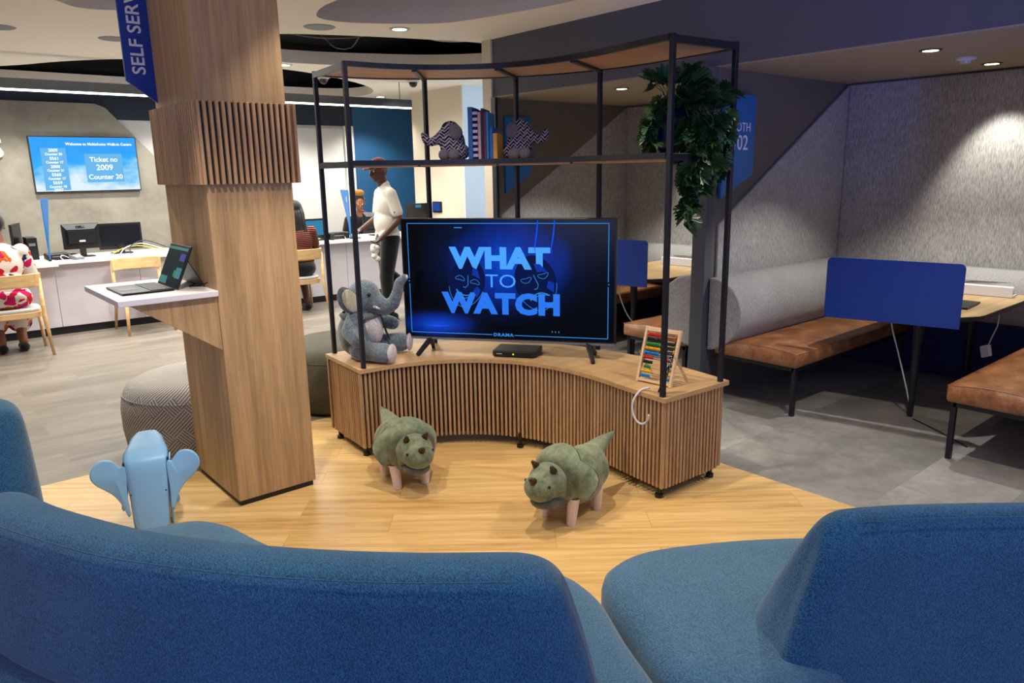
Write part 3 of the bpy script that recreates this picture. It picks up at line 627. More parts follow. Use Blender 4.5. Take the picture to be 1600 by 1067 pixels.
# re-centre the screen mesh so its glow sits in the middle
scrn.data.transform(Matrix.Translation((0, 0, -zc))); scrn.location = (0, 0, zc)
def on_tv(mb, name, mat): o = mb.build(name, mat, scrn); o.location = (0, 0, -zc); return o
rx, ux = (1, 0, 0), (0, 0, 1)
m = MB(); L = sw-.035; b0, b1 = sz0+.022, sz1-.022; th = .0022; yq = (-.0158, -.0148)
m.box(-L, L, *yq, b1-th, b1+th).box(-L, -.09, *yq, b0-th, b0+th).box(.05, L, *yq, b0-th, b0+th)
for sx in (-1, 1): m.box(sx*L-th, sx*L+th, *yq, b0, zc-.03).box(sx*L-th, sx*L+th, *yq, zc+.0, b1)
m.box(-L-.006, -L+.002, *yq, zc-.018, zc-.012).box(L-.002, L+.006, *yq, zc-.018, zc-.012)
on_tv(m, 'frame_line', 'tvline')
def mask(cx_, cz, s, tilt, sad):
    rot = Matrix.Translation((cx_, 0, cz)) @ Matrix.Rotation(R(tilt), 4, 'Y') @ Matrix.Scale(s, 4)
    out = [(.5*cos(a)*(1-.12*max(0, -sin(a))), .66*sin(a)) for a in [2*pi*i/36 for i in range(36)]]
    on_tv(MB().prism(out, -.0153/s, -.0149/s, 'y', rot), 'mask_face', 'tvmaskdk')
    on_tv(MB().prism([(.08, .45), (.22, .40), (.34, .18), (.24, .22), (.1, .24)], -.0155/s, -.0153/s, 'y', rot), 'mask_highlight', 'tvmask'); on_tv(MB().prism([(.30, -.02), (.42, -.1), (.36, -.32), (.22, -.16)], -.0155/s, -.0153/s, 'y', rot), 'mask_highlight', 'tvmask')
    ln = MB()
    for ex in (-.2, .22): ln.tube([rot @ V((ex+.13*cos(a), -.0158/s, .1+.055*sin(a)+.05*abs(cos(a))*(-1 if not sad else 1))) for a in [2*pi*i/14 for i in range(15)]], .0016, 5)
    ln.tube([rot @ V(p) for p in ((.0, -.0158/s, .2), (.05, -.0158/s, -.05), (.0, -.0158/s, -.13), (-.07, -.0158/s, -.13))], .0022, 5)
    ln.tube([rot @ V((-.24+.48*i/8, -.0158/s, (-.34+.10*((i-4)/4)**2) if not sad else (-.24-.12*((i-4)/4)**2))) for i in range(9)], .0032, 5)
    ln.tube([rot @ V((-.24+.48*i/8, -.0158/s, (-.42+.18*((i-4)/4)**2) if not sad else (-.30-.06*((i-4)/4)**2))) for i in range(9)], .0022, 5)
    ln.tube([rot @ V((x, -.0156/s, z)) for x, z in out[20:36]], .0016, 5)
    on_tv(ln, 'mask_outline', 'tvline')
on_tv(MB().text('WHAT', .165, (0-.035, -.0152, zc+.075), rx, ux, .0002, 'CENTER', .0095, 1.17, 1.05), 'letters_top', 'tvletter')
on_tv(MB().text('TO', .115, (-.03, -.0152, zc-.045), rx, ux, .0002, 'CENTER', -.0005, 1.2), 'letters_middle', 'tvletter')
on_tv(MB().text('WATCH', .165, (-.03, -.0152, zc-.20), rx, ux, .0002, 'CENTER', .0095, 1.13, 1.07), 'letters_bottom', 'tvletter2')
mask(-.245, zc-.02, .23, 14, False); mask(.185, zc-.015, .255, -16, True)
on_tv(MB().text('DRAMA', .026, (-.02, -.0152, b0-.008), rx, ux, .0002, 'CENTER', .0012, 1.25, 1.2), 'caption', 'tvline')
on_tv(MB().box(-.315, -.265, *yq, b1-.028, b1-.022), 'small_mark', 'tvline')
on_tv(MB().box(.28, .285, *yq, b0+.025, b0+.035).box(.30, .305, *yq, b0+.025, b0+.035).box(.32, .325, *yq, b0+.025, b0+.035), 'page_marks', 'tvline')
for x in (.20, .30): on_tv(MB().tube([(x, -.0152, sz1-.004), (x-.008, -.0152, sz1-.09), (x-.02, -.0152, sz1-.16), (x-.016, -.0152, sz1-.20)], [.0035, .005, .003, .001], 6), 'light_beam', 'tvbeam')
m = MB().tube([(-.52, -.0152, sz0+.065), (-.44, -.0152, sz0+.066), (-.36, -.0152, sz0+.068)], [.001, .006, .001], 6)
on_tv(m, 'light_glint', 'tvbeam')
for sx, xx in ((-1, -W2+.165), (1, W2-.165)):
    for sy, dx in ((-1, .05), (1, .03)):
        MB().tube([(xx, 0, zb+.004), (xx+sx*dx, sy*.115, .008)], [.013, .010], 4, 1).build('leg', 'frame', t)
# decoder
p = atz(790, 552, HB); t = thing('decoder_box', 'small black decoder box with a yellow light under the television', 'decoder', (2.90, 3.40, HB), ang)
MB().prism([(-.135, -.09), (-.115, -.105), (.12, -.105), (.14, -.09), (.14, .09), (-.135, .09)], .004, .040, 'z').build('housing', 'black', t, bevel=.006)
MB().box(-.004, .004, -.107, -.104, .018, .026).build('status_light', 'dotgreen', t); MB().box(-.105, -.07, -.1065, -.104, .021, .025).build('marking', 'ltgrey', t)

# ================================================================== THINGS ON THE MEDIA BENCH
def proj(p):
    d = V(p) - V((0, 0, EYE)); return 800+FPX*d.dot(CR)/d.dot(CF), 533.5-FPX*d.dot(CU)/d.dot(CF)
def on_shelf(px, t, z=ZS-.004):
    best = None
    for i in range(len(rf)):
        q = rf[i].lerp(rb[i], t); e = abs(proj((q.x, q.y, z))[0]-px)
        if best is None or e < best[0]: best = (e, i, q)
    i = best[1]; tt = (rf[min(i+1, len(rf)-1)]-rf[max(i-1, 0)]).normalized()
    # fine step along the tangent so the pixel column is met
    q = best[2]; dx = (proj(q+tt*.01+V((0, 0, z)))[0]-proj(q+V((0, 0, z)))[0])/.01
    q = q + tt*((px-proj(q+V((0, 0, z)))[0])/dx)
    return V((q.x, q.y, z)), math.atan2(tt.y, tt.x)
books = [('a', .027, .300, 'tall thin blue book at the left end of the row'), ('checks', .030, .285, 'tall book with navy and white banded spine'), ('c', .018, .270, 'pale pink book beside the banded one'),
         ('d', .015, .290, 'dark navy book in the middle of the row'), ('e', .013, .272, 'dark red book between navy and bright blue spines'), ('f', .015, .270, 'bright blue tall book right of the dark red one'), ('g', .020, .185, 'short blue book next to the yellow one'), ('h', .026, .150, 'short yellow book at the right end of the row')]
q, a = on_shelf(760, .45); x = -sum(b[1]+.001 for b in books)/2
for k, (c, wd, h, lab) in enumerate(books):
    t = thing('book', lab+' on the shelf', 'book', (q.x+cos(a)*(x+wd/2), q.y+sin(a)*(x+wd/2), q.z), a, 'books on the shelf between the elephant bookends'); x += wd+.001
    mt = c if c == 'checks' else 'book_'+c; dep = .17+.02*(h > .25)
    b = MB().box(-wd/2, -wd/2+.002, -dep/2, dep/2, 0, h).box(wd/2-.002, wd/2, -dep/2, dep/2, 0, h).box(-wd/2, wd/2, -dep/2, -dep/2+.003, 0, h)
    b.build('cover', mt, t); MB().box(-wd/2+.002, wd/2-.002, -dep/2+.003, dep/2-.004, .003, h-.003).build('pages', 'white', t)
def bookend(px, side, lab):
    q, a = on_shelf(px, .42); t = thing('elephant_bookend', lab, 'bookend', q, a)
    s = side      # local x along the shelf, s = way the trunk points
    b = MB(); b.ell((0, 0, .095), (.075, .055, .09), (0, s*-.25, 0)); b.ell((-s*.035, 0, .05), (.07, .06, .05)); b.ell((s*.01, 0, .175), (.058, .052, .055))
    b.chain([(s*.03, 0, .165, .042), (s*.085, 0, .125, .030), (s*.125, 0, .108, .024), (s*.158, 0, .118, .021), (s*.168, 0, .150, .020)])
    b.build('body', 'zebra', t, remesh=.006, sm=3)
    for y, n in ((-.045, 'ear'), (.045, 'ear')):
        e = MB().ell((-s*.022, y*1.25, .165), (.038, .010, .045), (0, s*.3, 0)).build(n, 'greyfelt', t, smooth=True)
    for xx, y in ((s*.05, -.04), (s*.05, .04), (-s*.01, -.055), (-s*.01, .055)): MB().ell((xx, y, .034), (.034, .028, .034)).build('foot', 'greyfelt', t, smooth=True)
    return t
bookend(708, -1, 'patterned elephant bookend left of the books, trunk pointing left'); bookend(812, 1, 'patterned elephant bookend right of the books, trunk pointing right')
# hanging plant
q, a = on_shelf(1049, .45); q = V((3.02, 2.36, ZS-.004))
t = thing('potted_plant', 'trailing green plant with split leaves in a dark blue pot on the shelf', 'plant', q)
MB().lathe([(.0, 0), (.05, 0), (.068, .04), (.078, .13), (.082, .21), (.074, .21), (.068, .17), (0, .17)], (0, 0, 0), 28).build('pot', 'pot', t, smooth=True)
def leafpoly():
    half = [(0, 0), (.16, .02), (.34, .10), (.46, .22), (.30, .27), (.50, .33), (.54, .46), (.32, .45), (.50, .56), (.46, .70), (.27, .62), (.38, .78), (.28, .90), (.14, .80), (.0, 1.05)]
    return half + [(-x, y) for x, y in half[-2:0:-1]]
LP = leafpoly(); rnd = random.Random(11); fo = MB(); st = MB()
def leaf(p, d, size, droop=.3):
    d = V(d).normalized(); s = d.cross(V((0, 0, 1)))
    if s.length < .1: s = V((1, 0, 0))
    s.normalize(); s.rotate(Matrix.Rotation(rnd.uniform(-.9, .9), 3, d)); n = s.cross(d)
    vs = []
    for x, y in LP: vs.append(V(p) + s*x*size + d*y*size + n*(abs(x)*.35 - y*y*droop)*size)
    c = len(vs); vs.append(V(p)); k = len(LP)
    mid = [V(p) + d*y*size + n*(-y*y*droop)*size for y in (.25, .5, .75)]
    fo.add(vs[:c], [(0, i, i+1) for i in range(1, c-1)])
strands = []
RI, DP = V((.765, -.644, 0)), V((-.644, -.765, 0))       # sideways along the shelf end, and out over the front
for k in range(44):      # bushy crown
    r0_, d0, z0_ = rnd.uniform(-.11, .25), rnd.uniform(-.08, .12), rnd.uniform(.20, .37)
    if r0_ > .15: z0_ -= .06
    p0 = V((0, 0, .19)); p1 = RI*r0_ + DP*d0 + V((0, 0, z0_)); d = (p1-p0).normalized()
    st.tube([p0, p0.lerp(p1, .5)+V((0, 0, .03)), p1], .002, 5)
    for j in range(3): leaf(p1 + V((rnd.uniform(-.03, .03), rnd.uniform(-.03, .03), rnd.uniform(-.03, .02))), d + V((rnd.uniform(-.7, .7), rnd.uniform(-.7, .7), rnd.uniform(-.8, .3))), rnd.uniform(.055, .09))
for r0_, d0, dn in ((.06, .10, .42), (.09, .12, .36), (.07, .07, .46), (.12, .10, .30), (.16, .08, .24), (.20, .06, .20), (.24, .04, .16), (.19, .0, .22), (.23, -.04, .14), (.14, .02, .26), (.10, .14, .20), (-.10, .03, .05), (-.09, -.03, .07), (.17, .12, .16), (.26, .0, .2), (.12, -.04, .2)):
    a_ = RI*r0_ + DP*d0; pts = [V((0, 0, .20)), a_*.6+V((0, 0, .26)), a_+V((0, 0, .16))]; n = max(3, int((dn+.1)/.04))
    for j in range(n): pts.append(a_+V((rnd.uniform(-.012, .012), rnd.uniform(-.012, .012), .16-(j+1)*(dn+.04)/n)))
    st.tube(pts, .0022, 5)
    for j, p in enumerate(pts[1:]):
        for _ in range(3 if j < 5 else 2):
            az = rnd.uniform(0, 2*pi); leaf(p, (cos(az), sin(az), rnd.uniform(-1.2, .1)), rnd.uniform(.055, .095))
st.build('stem', 'stem', t, smooth=True); fo.build('foliage', 'leaf', t)
# plush elephant
t = thing('plush_elephant', 'grey plush elephant with cream ears and raised trunk sitting on the bench end', 'soft toy', (2.17, 4.02, HB), R(-52))
b = MB(); b.ell((-.02, 0, .15), (.125, .135, .15)); b.ell((0, 0, .235), (.095, .10, .12)); b.ell((.03, 0, .375), (.105, .100, .105)); b.ell((.09, 0, .34), (.075, .07, .065))
b.chain([(.10, 0, .34, .062), (.16, 0, .31, .050), (.215, 0, .335, .040), (.245, 0, .40, .034), (.262, 0, .465, .030), (.295, 0, .495, .024)])
for s in (-1, 1):
    b.chain([(.02, s*.09, .06, .062), (.12, s*.125, .062, .058), (.20, s*.15, .065, .060)])
b.chain([(.0, -.09, .26, .05), (-.0, -.165, .19, .052), (.06, -.20, .15, .048)]); b.chain([(.0, .09, .26, .05), (.06, .165, .20, .048), (.14, .17, .18, .042)])
b.build('body', 'plush', t, remesh=.009, sm=5)
MB().ell((.072, 0, .19), (.062, .085, .115), (0, -.12, 0)).build('belly', 'plushwhite', t, smooth=True)
for s in (-1, 1): MB().ell((.252, s*.155, .066), (.018, .052, .056), (0, 0, s*.1)).build('foot_sole', 'plushwhite', t, smooth=True)
for s in (-1, 1):
    e = MB().ell((-.02, s*.135, .375), (.020, .060, .09), (s*-.55, 0, s*.5)).build('ear', 'plush', t, smooth=True)
    MB().ell((.006, s*.142, .372), (.016, .050, .078), (s*-.55, 0, s*.5)).build('inner_ear', 'plushear', e, smooth=True)
    MB().ell((.095, s*.075, .40), .011).build('eye', 'black', t, smooth=True)
    MB().cap((.12, s*.062, .325), (.155, s*.075, .318), .010, .005).build('tusk', 'plushwhite', t, smooth=True)
MB().ell((.302, 0, .492), (.014, .016, .022), (0, .5, 0)).build('trunk_tip', 'leg', t, smooth=True)
rr = [[V((cx0+cos(al)*rad, sin(al)*rad, z+dz)) for al in [2*pi*i/24 for i in range(24)]] for cx0, rad, z, dz in ((.0, .108, .285, 0), (.0, .128, .27, 0), (.0, .118, .25, 0))]
sc_ = MB().loft(rr, cap=False); sc_.loft([[V((.10, .06, .27)), V((.125, .02, .27)), V((.13, .02, .25)), V((.105, .06, .25))], [V((.115, .09, .15)), V((.15, .045, .15)), V((.155, .045, .14)), V((.12, .09, .14))], [V((.13, .10, .10)), V((.16, .055, .10)), V((.165, .055, .095)), V((.135, .10, .095))]])
sc_.build('scarf', 'scarf', t, smooth=True)
# abacus
P0, P1 = V((2.965, 2.50, HB)), V((2.985, 2.285, HB)); aa = math.atan2((P1-P0).y, (P1-P0).x); wA = (P1-P0).length
t = thing('abacus', 'wooden bead abacus leaning on its stand at the right end of the bench', 'abacus', (P0+P1)/2, aa)
hA = .30; mm = Matrix.Rotation(R(-17), 4, 'X'); f = wA/2
[MB().box(u0, u0+.014, -.009, .009, 0, hA, mm).build('side_rail', 'abacus', t, bevel=.001) for u0 in (-f, f-.014)]
MB().box(-f+.014, f-.014, -.007, .007, hA-.024, hA-.002, mm).build('top_rail', 'abacus', t, bevel=.001); MB().box(-f+.014, f-.014, -.007, .007, .006, .022, mm).build('bottom_rail', 'abacus', t, bevel=.001)
cols = ['red', 'blk', 'grn', 'yel', 'blu']*2
for r_ in range(10):
    z = hA-.042-r_*.0245; ob = MB().tube([mm @ V((-f+.014, 0, z)), mm @ V((f-.014, 0, z))], .0018, 6).build('wire', 'abacus', t)
    nl = 9 if r_ < 5 else (6 if r_ not in (7,) else 4)
    for k in range(10):
        x = -f+.024+k*.0098 + (.0 if r_ != 7 else .012) if k < nl else f-.022-(9-k)*.0098
        MB().ell((mm @ V((x, 0, z))), (.0048, .0098, .0098), None, 8, 6).build('bead', 'bead_'+cols[r_], t, smooth=True)
for s in (-1, 1): MB().loft([[V((s*f-.005, .03+d, .15+e)) for d, e in ((0, 0), (.016, .003), (.016, .009), (0, .012))], [V((s*f-.005, .15+d, .0+e)) for d, e in ((0, 0), (.02, 0), (.02, .008), (0, .008))]]).build('stand_leg', 'abacus', t)
for k in range(4): MB().tube([(-f, .04+.03*k, .004), (f, .04+.03*k, .004)], .0028, 6).build('stand_rung', 'abacus', t)
t = wthing('beaded_strap', 'black strap with small white marks hanging over the front corner of the bench', 'strap', (2.86, 2.30, HB))
MB().loft([[V((x+dx, y+dy, z)) for dx, dy in ((-w_, -w_*.4), (w_, w_*.4-.004), (w_, w_*.4+.01), (-w_, -w_*.4+.012))] for x, y, z, w_ in ((2.868, 2.262, .56, .014), (2.875, 2.25, .60, .017), (2.893, 2.238, .66, .017), (2.905, 2.228, .72, .013), (2.91, 2.222, .755, .009))]).build('strap', 'dots', t, bevel=.002)
MB().box(2.855, 2.877, 2.252, 2.268, .552, .564).build('end_clip', 'chrome', t)
pc = [(2.875, 2.335, .565), (2.83, 2.36, .552), (2.795, 2.375, .50), (2.79, 2.37, .44), (2.795, 2.345, .40), (2.795, 2.31, .395), (2.795, 2.28, .42), (2.793, 2.268, .455)]
tag(MB().tube(catmull(pc, 5), .006, 8).build('cord_loop', 'cable', smooth=True), 'white cord loop hanging down over the slats below the abacus', 'cord')

# ================================================================== BOOTH FURNITURE
def prof_loft(prof_yz, x0, x1, ends=.015, n=2):
    cy = sum(p[0] for p in prof_yz)/len(prof_yz); cz = sum(p[1] for p in prof_yz)/len(prof_yz); rings = []
    for x, k in ((x0, 1-ends*4), (x0+ends*.4, 1-ends), (x0+ends, 1), (x1-ends, 1), (x1, 1-ends)):
        rings.append([V((x, cy+(y-cy)*k, cz+(z-cz)*k)) for y, z in prof_yz])
    return rings
def booth_bench(yw, s, depth, x0, lab, withback=True):
    # yw = wall face, s = +1 when the bench lies on the +y side of it
    t = wthing('booth_bench', lab, 'bench', ((x0+6.3)/2, yw+s*depth/2, 0), None)
    yi = yw+s*depth; N = 12
    top = [(yw+s*(.05+(depth-.05)*i/N), .40+.055*sin(pi*(.12+.68*i/N))**.8) for i in range(N+1)]
    pr = top + [(yi+s*.004, .425), (yi+s*.004, .36), (yi-s*.004, .345), (yw+s*.05, .345)]
    MB().loft(prof_loft(pr, x0, 6.28, .012)).build('seat_cushion', 'leather', t, smooth=True)
    seam = MB().tube([(x0+.002, y, z+.001) for y, z in top[1:]] + [(6.2, top[-1][0], top[-1][1]+.001)], .003, 6).build('piping', 'leather', t, smooth=True)
    fr = MB().box(x0+.03, 6.25, yi-s*.03-.014, yi-s*.03+.014, .312, .345).box(x0+.03, x0+.058, min(yw+s*.06, yi-s*.03), max(yw+s*.06, yi-s*.03), .312, .345).box(x0+.03, 6.25, yw+s*.08-.014, yw+s*.08+.014, .312, .345)
    fr.build('frame', 'frame', t)
    for x in (x0+.045, 6.2):
        for y in (yi-s*.03, yw+s*.08): MB().box(x-.014, x+.014, y-.014, y+.014, 0, .312).build('leg', 'frame', t)
    if withback:
        D = [(.0, .885), (.07, .882), (.14, .86), (.20, .815), (.245, .75), (.268, .67), (.262, .59), (.23, .51), (.18, .445), (.11, .395), (.04, .365), (.0, .36)]
        o = MB().loft(prof_loft([(yw+s*y, z) for y, z in D], 4.475, 6.30, .012)).build('back_bolster', 'bolster', t, smooth=False)
        for f_ in o.data.polygons: f_.use_smooth = abs(f_.normal.x) < .8
    return t
booth_bench(3.118, -1, .69, 4.49, 'brown leather bench against the left padded wall of the right booth')
booth_bench(3.272, 1, .66, 4.49, 'brown leather bench behind the television, right side of the left booth')
booth_bench(5.525, -1, .62, 4.49, 'far brown leather bench on the left side of the left booth')
booth_bench(.872, 1, .62, 4.45, 'brown leather bench cut by the right edge of the frame')
for y0, y1, lab in ((.9, 3.1, 'light grey padded roll along the back wall of the right booth'), (3.29, 5.51, 'light grey padded roll along the back wall of the left booth')):
    D = [(6.325, .885), (6.27, .878), (6.20, .84), (6.155, .77), (6.14, .68), (6.15, .58), (6.20, .50), (6.325, .465)]
    o = MB().loft([[V((x, y, z)) for x, z in D] for y in (y0, y0+.01, y1-.01, y1)]).build('wall_bolster', 'bolster', smooth=False); tag(o, lab, 'cushion')
    for f_ in o.data.polygons: f_.use_smooth = abs(f_.normal.y) < .8
def booth_table(dy, lab):
    t = wthing('booth_table', lab, 'table', (5.5, 2.0+dy, 0))
    P = [(4.80, 2.41), (4.82, 2.43), (6.3, 2.45), (6.3, 1.57), (5.16, 1.57), (5.10, 1.58), (4.99, 1.645), (4.97, 1.665)]
    P = [(x, y+dy) for x, y in P]
    MB().prism(P, .700, .728, 'z').build('edge_board', 'frame', t, bevel=.002); MB().prism([(x+(.004 if x < 5.3 else 0), y) for x, y in P], .728, .731, 'z').build('table_top', 'tablewood', t)
    for x in (5.10, 6.05): MB().lathe([(.034, .70), (.026, .35), (.016, 0)], (x, 2.0+dy-.08, 0), 16).build('leg', 'frame', t)
    MB().box(5.0, 6.15, 1.88+dy, 1.96+dy, .675, .70).build('under_rail', 'frame', t)
    return t
def divider(dy, lab):
    t = wthing('privacy_screen', lab, 'privacy screen', (4.86, 2.0+dy, .66)); A, B = V((4.785, 2.405+dy, 0)), V((4.935, 1.625+dy, 0)); d = (B-A).normalized(); L = (B-A).length; n = V((-d.y, d.x, 0))
    o = [(0, .665), (L, .668)] + [(L-.03+.03*cos(a), 1.035+.03*sin(a)) for a in (0, pi/8, pi/4, 3*pi/8, pi/2)] + [(.03+.03*cos(a), 1.035+.03*sin(a)) for a in (pi/2, 5*pi/8, 3*pi/4, 7*pi/8, pi)]
    A = A - n*.010+V((-.01, 0, 0)); MB().loft([[A+d*u+V((0, 0, z)) for u, z in o], [A+d*u+n*.010+V((0, 0, z)) for u, z in o]]).build('board', 'blueacr', t)
    MB().box(4.93, 4.99, 1.72+dy, 1.76+dy, .672, .70).build('clamp', 'frame', t); return t
booth_table(0, 'oak-topped table with dark edge in the right booth'); booth_table(2.43, 'oak-topped table behind the shelf frame in the left booth')
divider(0, 'blue rounded screen board clamped to the front of the right booth table'); divider(2.43, 'blue screen board on the left booth table, half behind the television')
def doc_tray(base, rz, lab, sx=.36, sy=.27):
    t = thing('document_tray', lab, 'tray', base, rz); h = .07
    MB().box(-sx/2, sx/2, -sy/2, sy/2, 0, .004).build('base', 'ltgrey', t)
    for s in (-1, 1): MB().prism([(s*sy/2, 0), (s*sy/2, h), (s*(sy/2-.03), h+.006), (s*(sy/2-.028), h+.004), (s*(sy/2-.004), h-.004), (s*(sy/2-.004), 0)], -sx/2, sx/2, 'x').build('side_wall', 'laminate', t)
    MB().box(sx/2-.004, sx/2, -sy/2, sy/2, 0, h*.6).build('end_wall', 'laminate', t)
    for k in range(5): MB().box(-sx/2+.02+.004*k, sx/2-.015-.003*k, -sy/2+.02, sy/2-.02-.003*k, .006+.008*k, .0125+.008*k, Matrix.Rotation(.02*k-.03, 4, 'Z')).build('paper_sheet', 'white', t)
    return t
doc_tray((6.05, 1.92, .732), R(97), 'white document tray full of papers on the right booth table', .50, .27)
doc_tray((6.0, 4.45, .732), R(95), 'white document tray on the left booth table beside the partition', .44, .24)
t = thing('laptop', 'dark slim laptop keyboard lying behind the blue screen on the right booth table', 'laptop', (5.42, 1.83, .732), R(5))
MB().box(-.16, .16, -.11, .11, 0, .012).build('keyboard_deck', 'lever', t, bevel=.003)
kk = MB()
for r in range(5):
    for c in range(12): kk.box(-.148+c*.0248, -.148+c*.0248+.021, -.01+r*.0205, -.01+r*.0205+.017, .012, .0135)
kk.build('keys', 'black', t); mt = Matrix.Translation((0, .11, .010)) @ Matrix.Rotation(R(-20), 4, 'X'); MB().box(-.16, .16, 0, .008, 0, .22, mt).build('screen', 'black', t)
def cable(pts, r, name, mat, lab): return tag(MB().tube(catmull(pts, 5), r, 6).build(name, mat, smooth=True), lab, 'cable')
cable([(5.05, 2.08, .70), (5.05, 2.07, .60), (5.07, 2.02, .42), (5.08, 1.96, .22), (5.09, 1.93, .10)], .005, 'power_cable', 'cable', 'thin white cable hanging under the right booth table beside its leg')
cable([(4.95, 4.40, .70), (4.96, 4.39, .55), (5.0, 4.33, .38), (5.05, 4.26, .28), (5.1, 4.2, .2)], .005, 'power_cable', 'cable', 'thin white cable hanging under the left booth table behind the television')
t = wthing('power_adapter', 'white charger block dangling on its lead under the right booth table', 'charger', (5.6, 1.64, .40))
MB().tube(catmull([(5.6, 1.62, .70), (5.6, 1.62, .60), (5.59, 1.64, .52), (5.6, 1.66, .45)], 4), .004, 6).build('lead', 'cable', t, smooth=True); MB().box(-.045, .045, -.012, .012, -.04, .04, Matrix.Translation((5.6, 1.67, .41)) @ Matrix.Rotation(R(50), 4, 'Z') @ Matrix.Rotation(R(22), 4, 'Y')).build('block', 'laminate', t, bevel=.006)
cable([(4.75, 1.45, .004), (4.9, 1.65, .004), (5.0, 1.8, .004), (5.05, 1.88, .004)], .004, 'floor_cable', 'black', 'black cable trailing on the floor between the right booth table and bench')
# booth number signs
t = wthing('booth_sign', 'blue sign reading BOOTH 102 beside the partition, partly behind the plant', 'sign', (4.72, 3.10, 1.45))
r_ = [(4.535, 1.44), (4.92, 1.60), (4.92, 2.12)] + [(4.89+.03*cos(a), 2.12+.03*sin(a)) for a in (pi/4, pi/2)] + [(4.535, 2.15)]
MB().prism(r_, 3.098, 3.118, 'y').build('panel', 'boothblue', t); MB().text('BOOTH', .088, (4.715, 3.095, 1.90), rx, ux, .0008, 'CENTER', .0, .95).build('lettering', 'signwhite', t); MB().text('102', .145, (4.735, 3.095, 1.775), rx, ux, .0008, 'CENTER', .001, .95).build('number', 'signwhite', t)
t = wthing('booth_sign', 'blue sign reading BOOTH 101 behind the shelf and right bookend', 'sign', (4.76, 5.52, 1.45))
MB().prism([(4.60, 1.45), (4.92, 1.63), (4.92, 2.15), (4.60, 2.15)], 5.52, 5.54, 'y').build('panel', 'boothblue', t); MB().text('BOOTH', .078, (4.76, 5.517, 1.92), rx, ux, .0008, 'CENTER').build('lettering', 'signwhite', t); MB().text('101', .145, (4.76, 5.517, 1.745), rx, ux, .0008, 'CENTER', .001).build('number', 'signwhite', t)

# ================================================================== SERVICE COUNTER
t = wthing('service_counter', 'long white service counter with black kick board in front of the back wall', 'counter', (3, 9.4, 0))
MB().prism([(1.37, 9.17), (6.38, 8.93), (6.38, 9.75), (1.37, 9.95)], .765, .80, 'z').build('worktop', 'countertop', t, bevel=.004)
MB().prism([(-2, 9.12), (1.40, 9.12), (1.40, 9.95), (-2, 9.95)], .75, .806, 'z').build('raised_worktop', 'countertop', t, bevel=.004)
edges = [-2, -1, .2, 1.37, 2.2, 3.1, 3.9, 4.75, 5.6, 6.38]
for a, b in zip(edges, edges[1:]):
    ya = 9.24-.24*max(0, (a-1.37)/5.01); yb_ = 9.24-.24*max(0, (b-1.37)/5.01)
    MB().prism([(a+.003, ya), (b-.003, yb_), (b-.003, yb_+.02), (a+.003, ya+.02)], .085, .765 if a > 1 else .75, 'z').build('front_panel', 'counter', t, bevel=.001)
MB().prism([(-2, 9.275), (1.37, 9.275), (6.38, 9.035), (6.38, 9.055), (1.37, 9.295), (-2, 9.295)], 0, .085, 'z').build('kick_board', 'kick', t)
def flag(x, y, num, lab):
    t = thing('counter_flag', lab, 'sign', (x, y, .80 if x > 1.4 else .806), 0); a = R(80.5 if x > 2 else 70); d = V((cos(a), sin(a), 0)); n = V((-d.y, d.x, 0))
    o = [(0, .0), (.035, 0), (.07, .20), (.33, .635), (.33, .65), (.02, .65), (.004, .645), (0, .63)]
    MB().loft([[d*u+V((0, 0, z))-n*.004 for u, z in o], [d*u+V((0, 0, z))+n*.004 for u, z in o]]).build('panel', 'boothblue', t)
    MB().text(num, .11, d*.085+V((0, 0, .49))+n*-.0 + n*.0052, -d, ux, .0006, 'CENTER', .001).text(num, .11, d*.085+V((0, 0, .49)) + n*.0052, -d, ux, .0004, 'CENTER', .001).build('number', 'signwhite', t)
    MB().box(-.01, .045, -.012, .012, 0, .02, Matrix.Rotation(a, 4, 'Z')).build('foot', 'black', t); return t
flag(4.86, 9.12, '1', 'blue tapering counter flag numbered 1 seen through the shelf frame'); flag(1.335, 9.18, '17', 'narrow blue counter flag standing left of the desk monitor, seen nearly edge-on')
def monitor(lab, x, y, rz, w_, h, kind='back', z=.80, lift=.09, pic=None):
    t = thing('desktop_monitor', lab, 'monitor', (x, y, z), rz)          # screen faces local +y, back faces -y
    c = MB().box(-w_/2, w_/2, -.012, .012, lift, lift+h).build('casing', 'black', t, bevel=.003)
    if kind == 'back':
        b = [(-w_/2+.03, lift+.05), (w_/2-.03, lift+.05), (w_/2-.03, lift+h-.07), (-w_/2+.03, lift+h-.07)]
        MB().loft([[V((x_, -.012, z_)) for x_, z_ in b], [V((x_*.85, -.045, lift+h*.5+(z_-lift-h*.5)*.85)) for x_, z_ in b]]).build('rear_housing', 'black', t)
        MB().loft([[V((-w_/2+.002, -.0125, lift+h-.004)), V((w_/2-.002, -.0125, lift+h-.004)), V((w_/2-.05, -.0125, lift+h-.065)), V((-w_/2+.05, -.0125, lift+h-.065))], [V((-w_/2+.002, -.016, lift+h-.004)), V((w_/2-.002, -.016, lift+h-.004)), V((w_/2-.05, -.02, lift+h-.065)), V((-w_/2+.05, -.02, lift+h-.065))]]).build('rear_bevel', 'grey', t)
    else:
        MB().box(-w_/2+.02, w_/2-.02, -.0135, -.0118, lift+.04, lift+h-.025).build('display', pic or 'lever', t)
    MB().box(-.03, .03, -.02, .02, .01, lift+.06).build('neck', 'black', t); MB().box(-.11, .11, -.07, .09, 0, .012).build('foot', 'black', t, bevel=.004); return t
m_ = monitor('black desktop monitor seen from behind beside the blue counter flag', 1.72, 9.52, 0, .37, .28); MB().text('DELL', .035, (0, -.0215, .09+.28-.048), rx, ux, .0006, 'CENTER', .0012, 1.2).build('lettering', 'black', m_); MB().box(-.03, .03, -.047, -.045, .17, .19).build('sticker', 'white', m_)
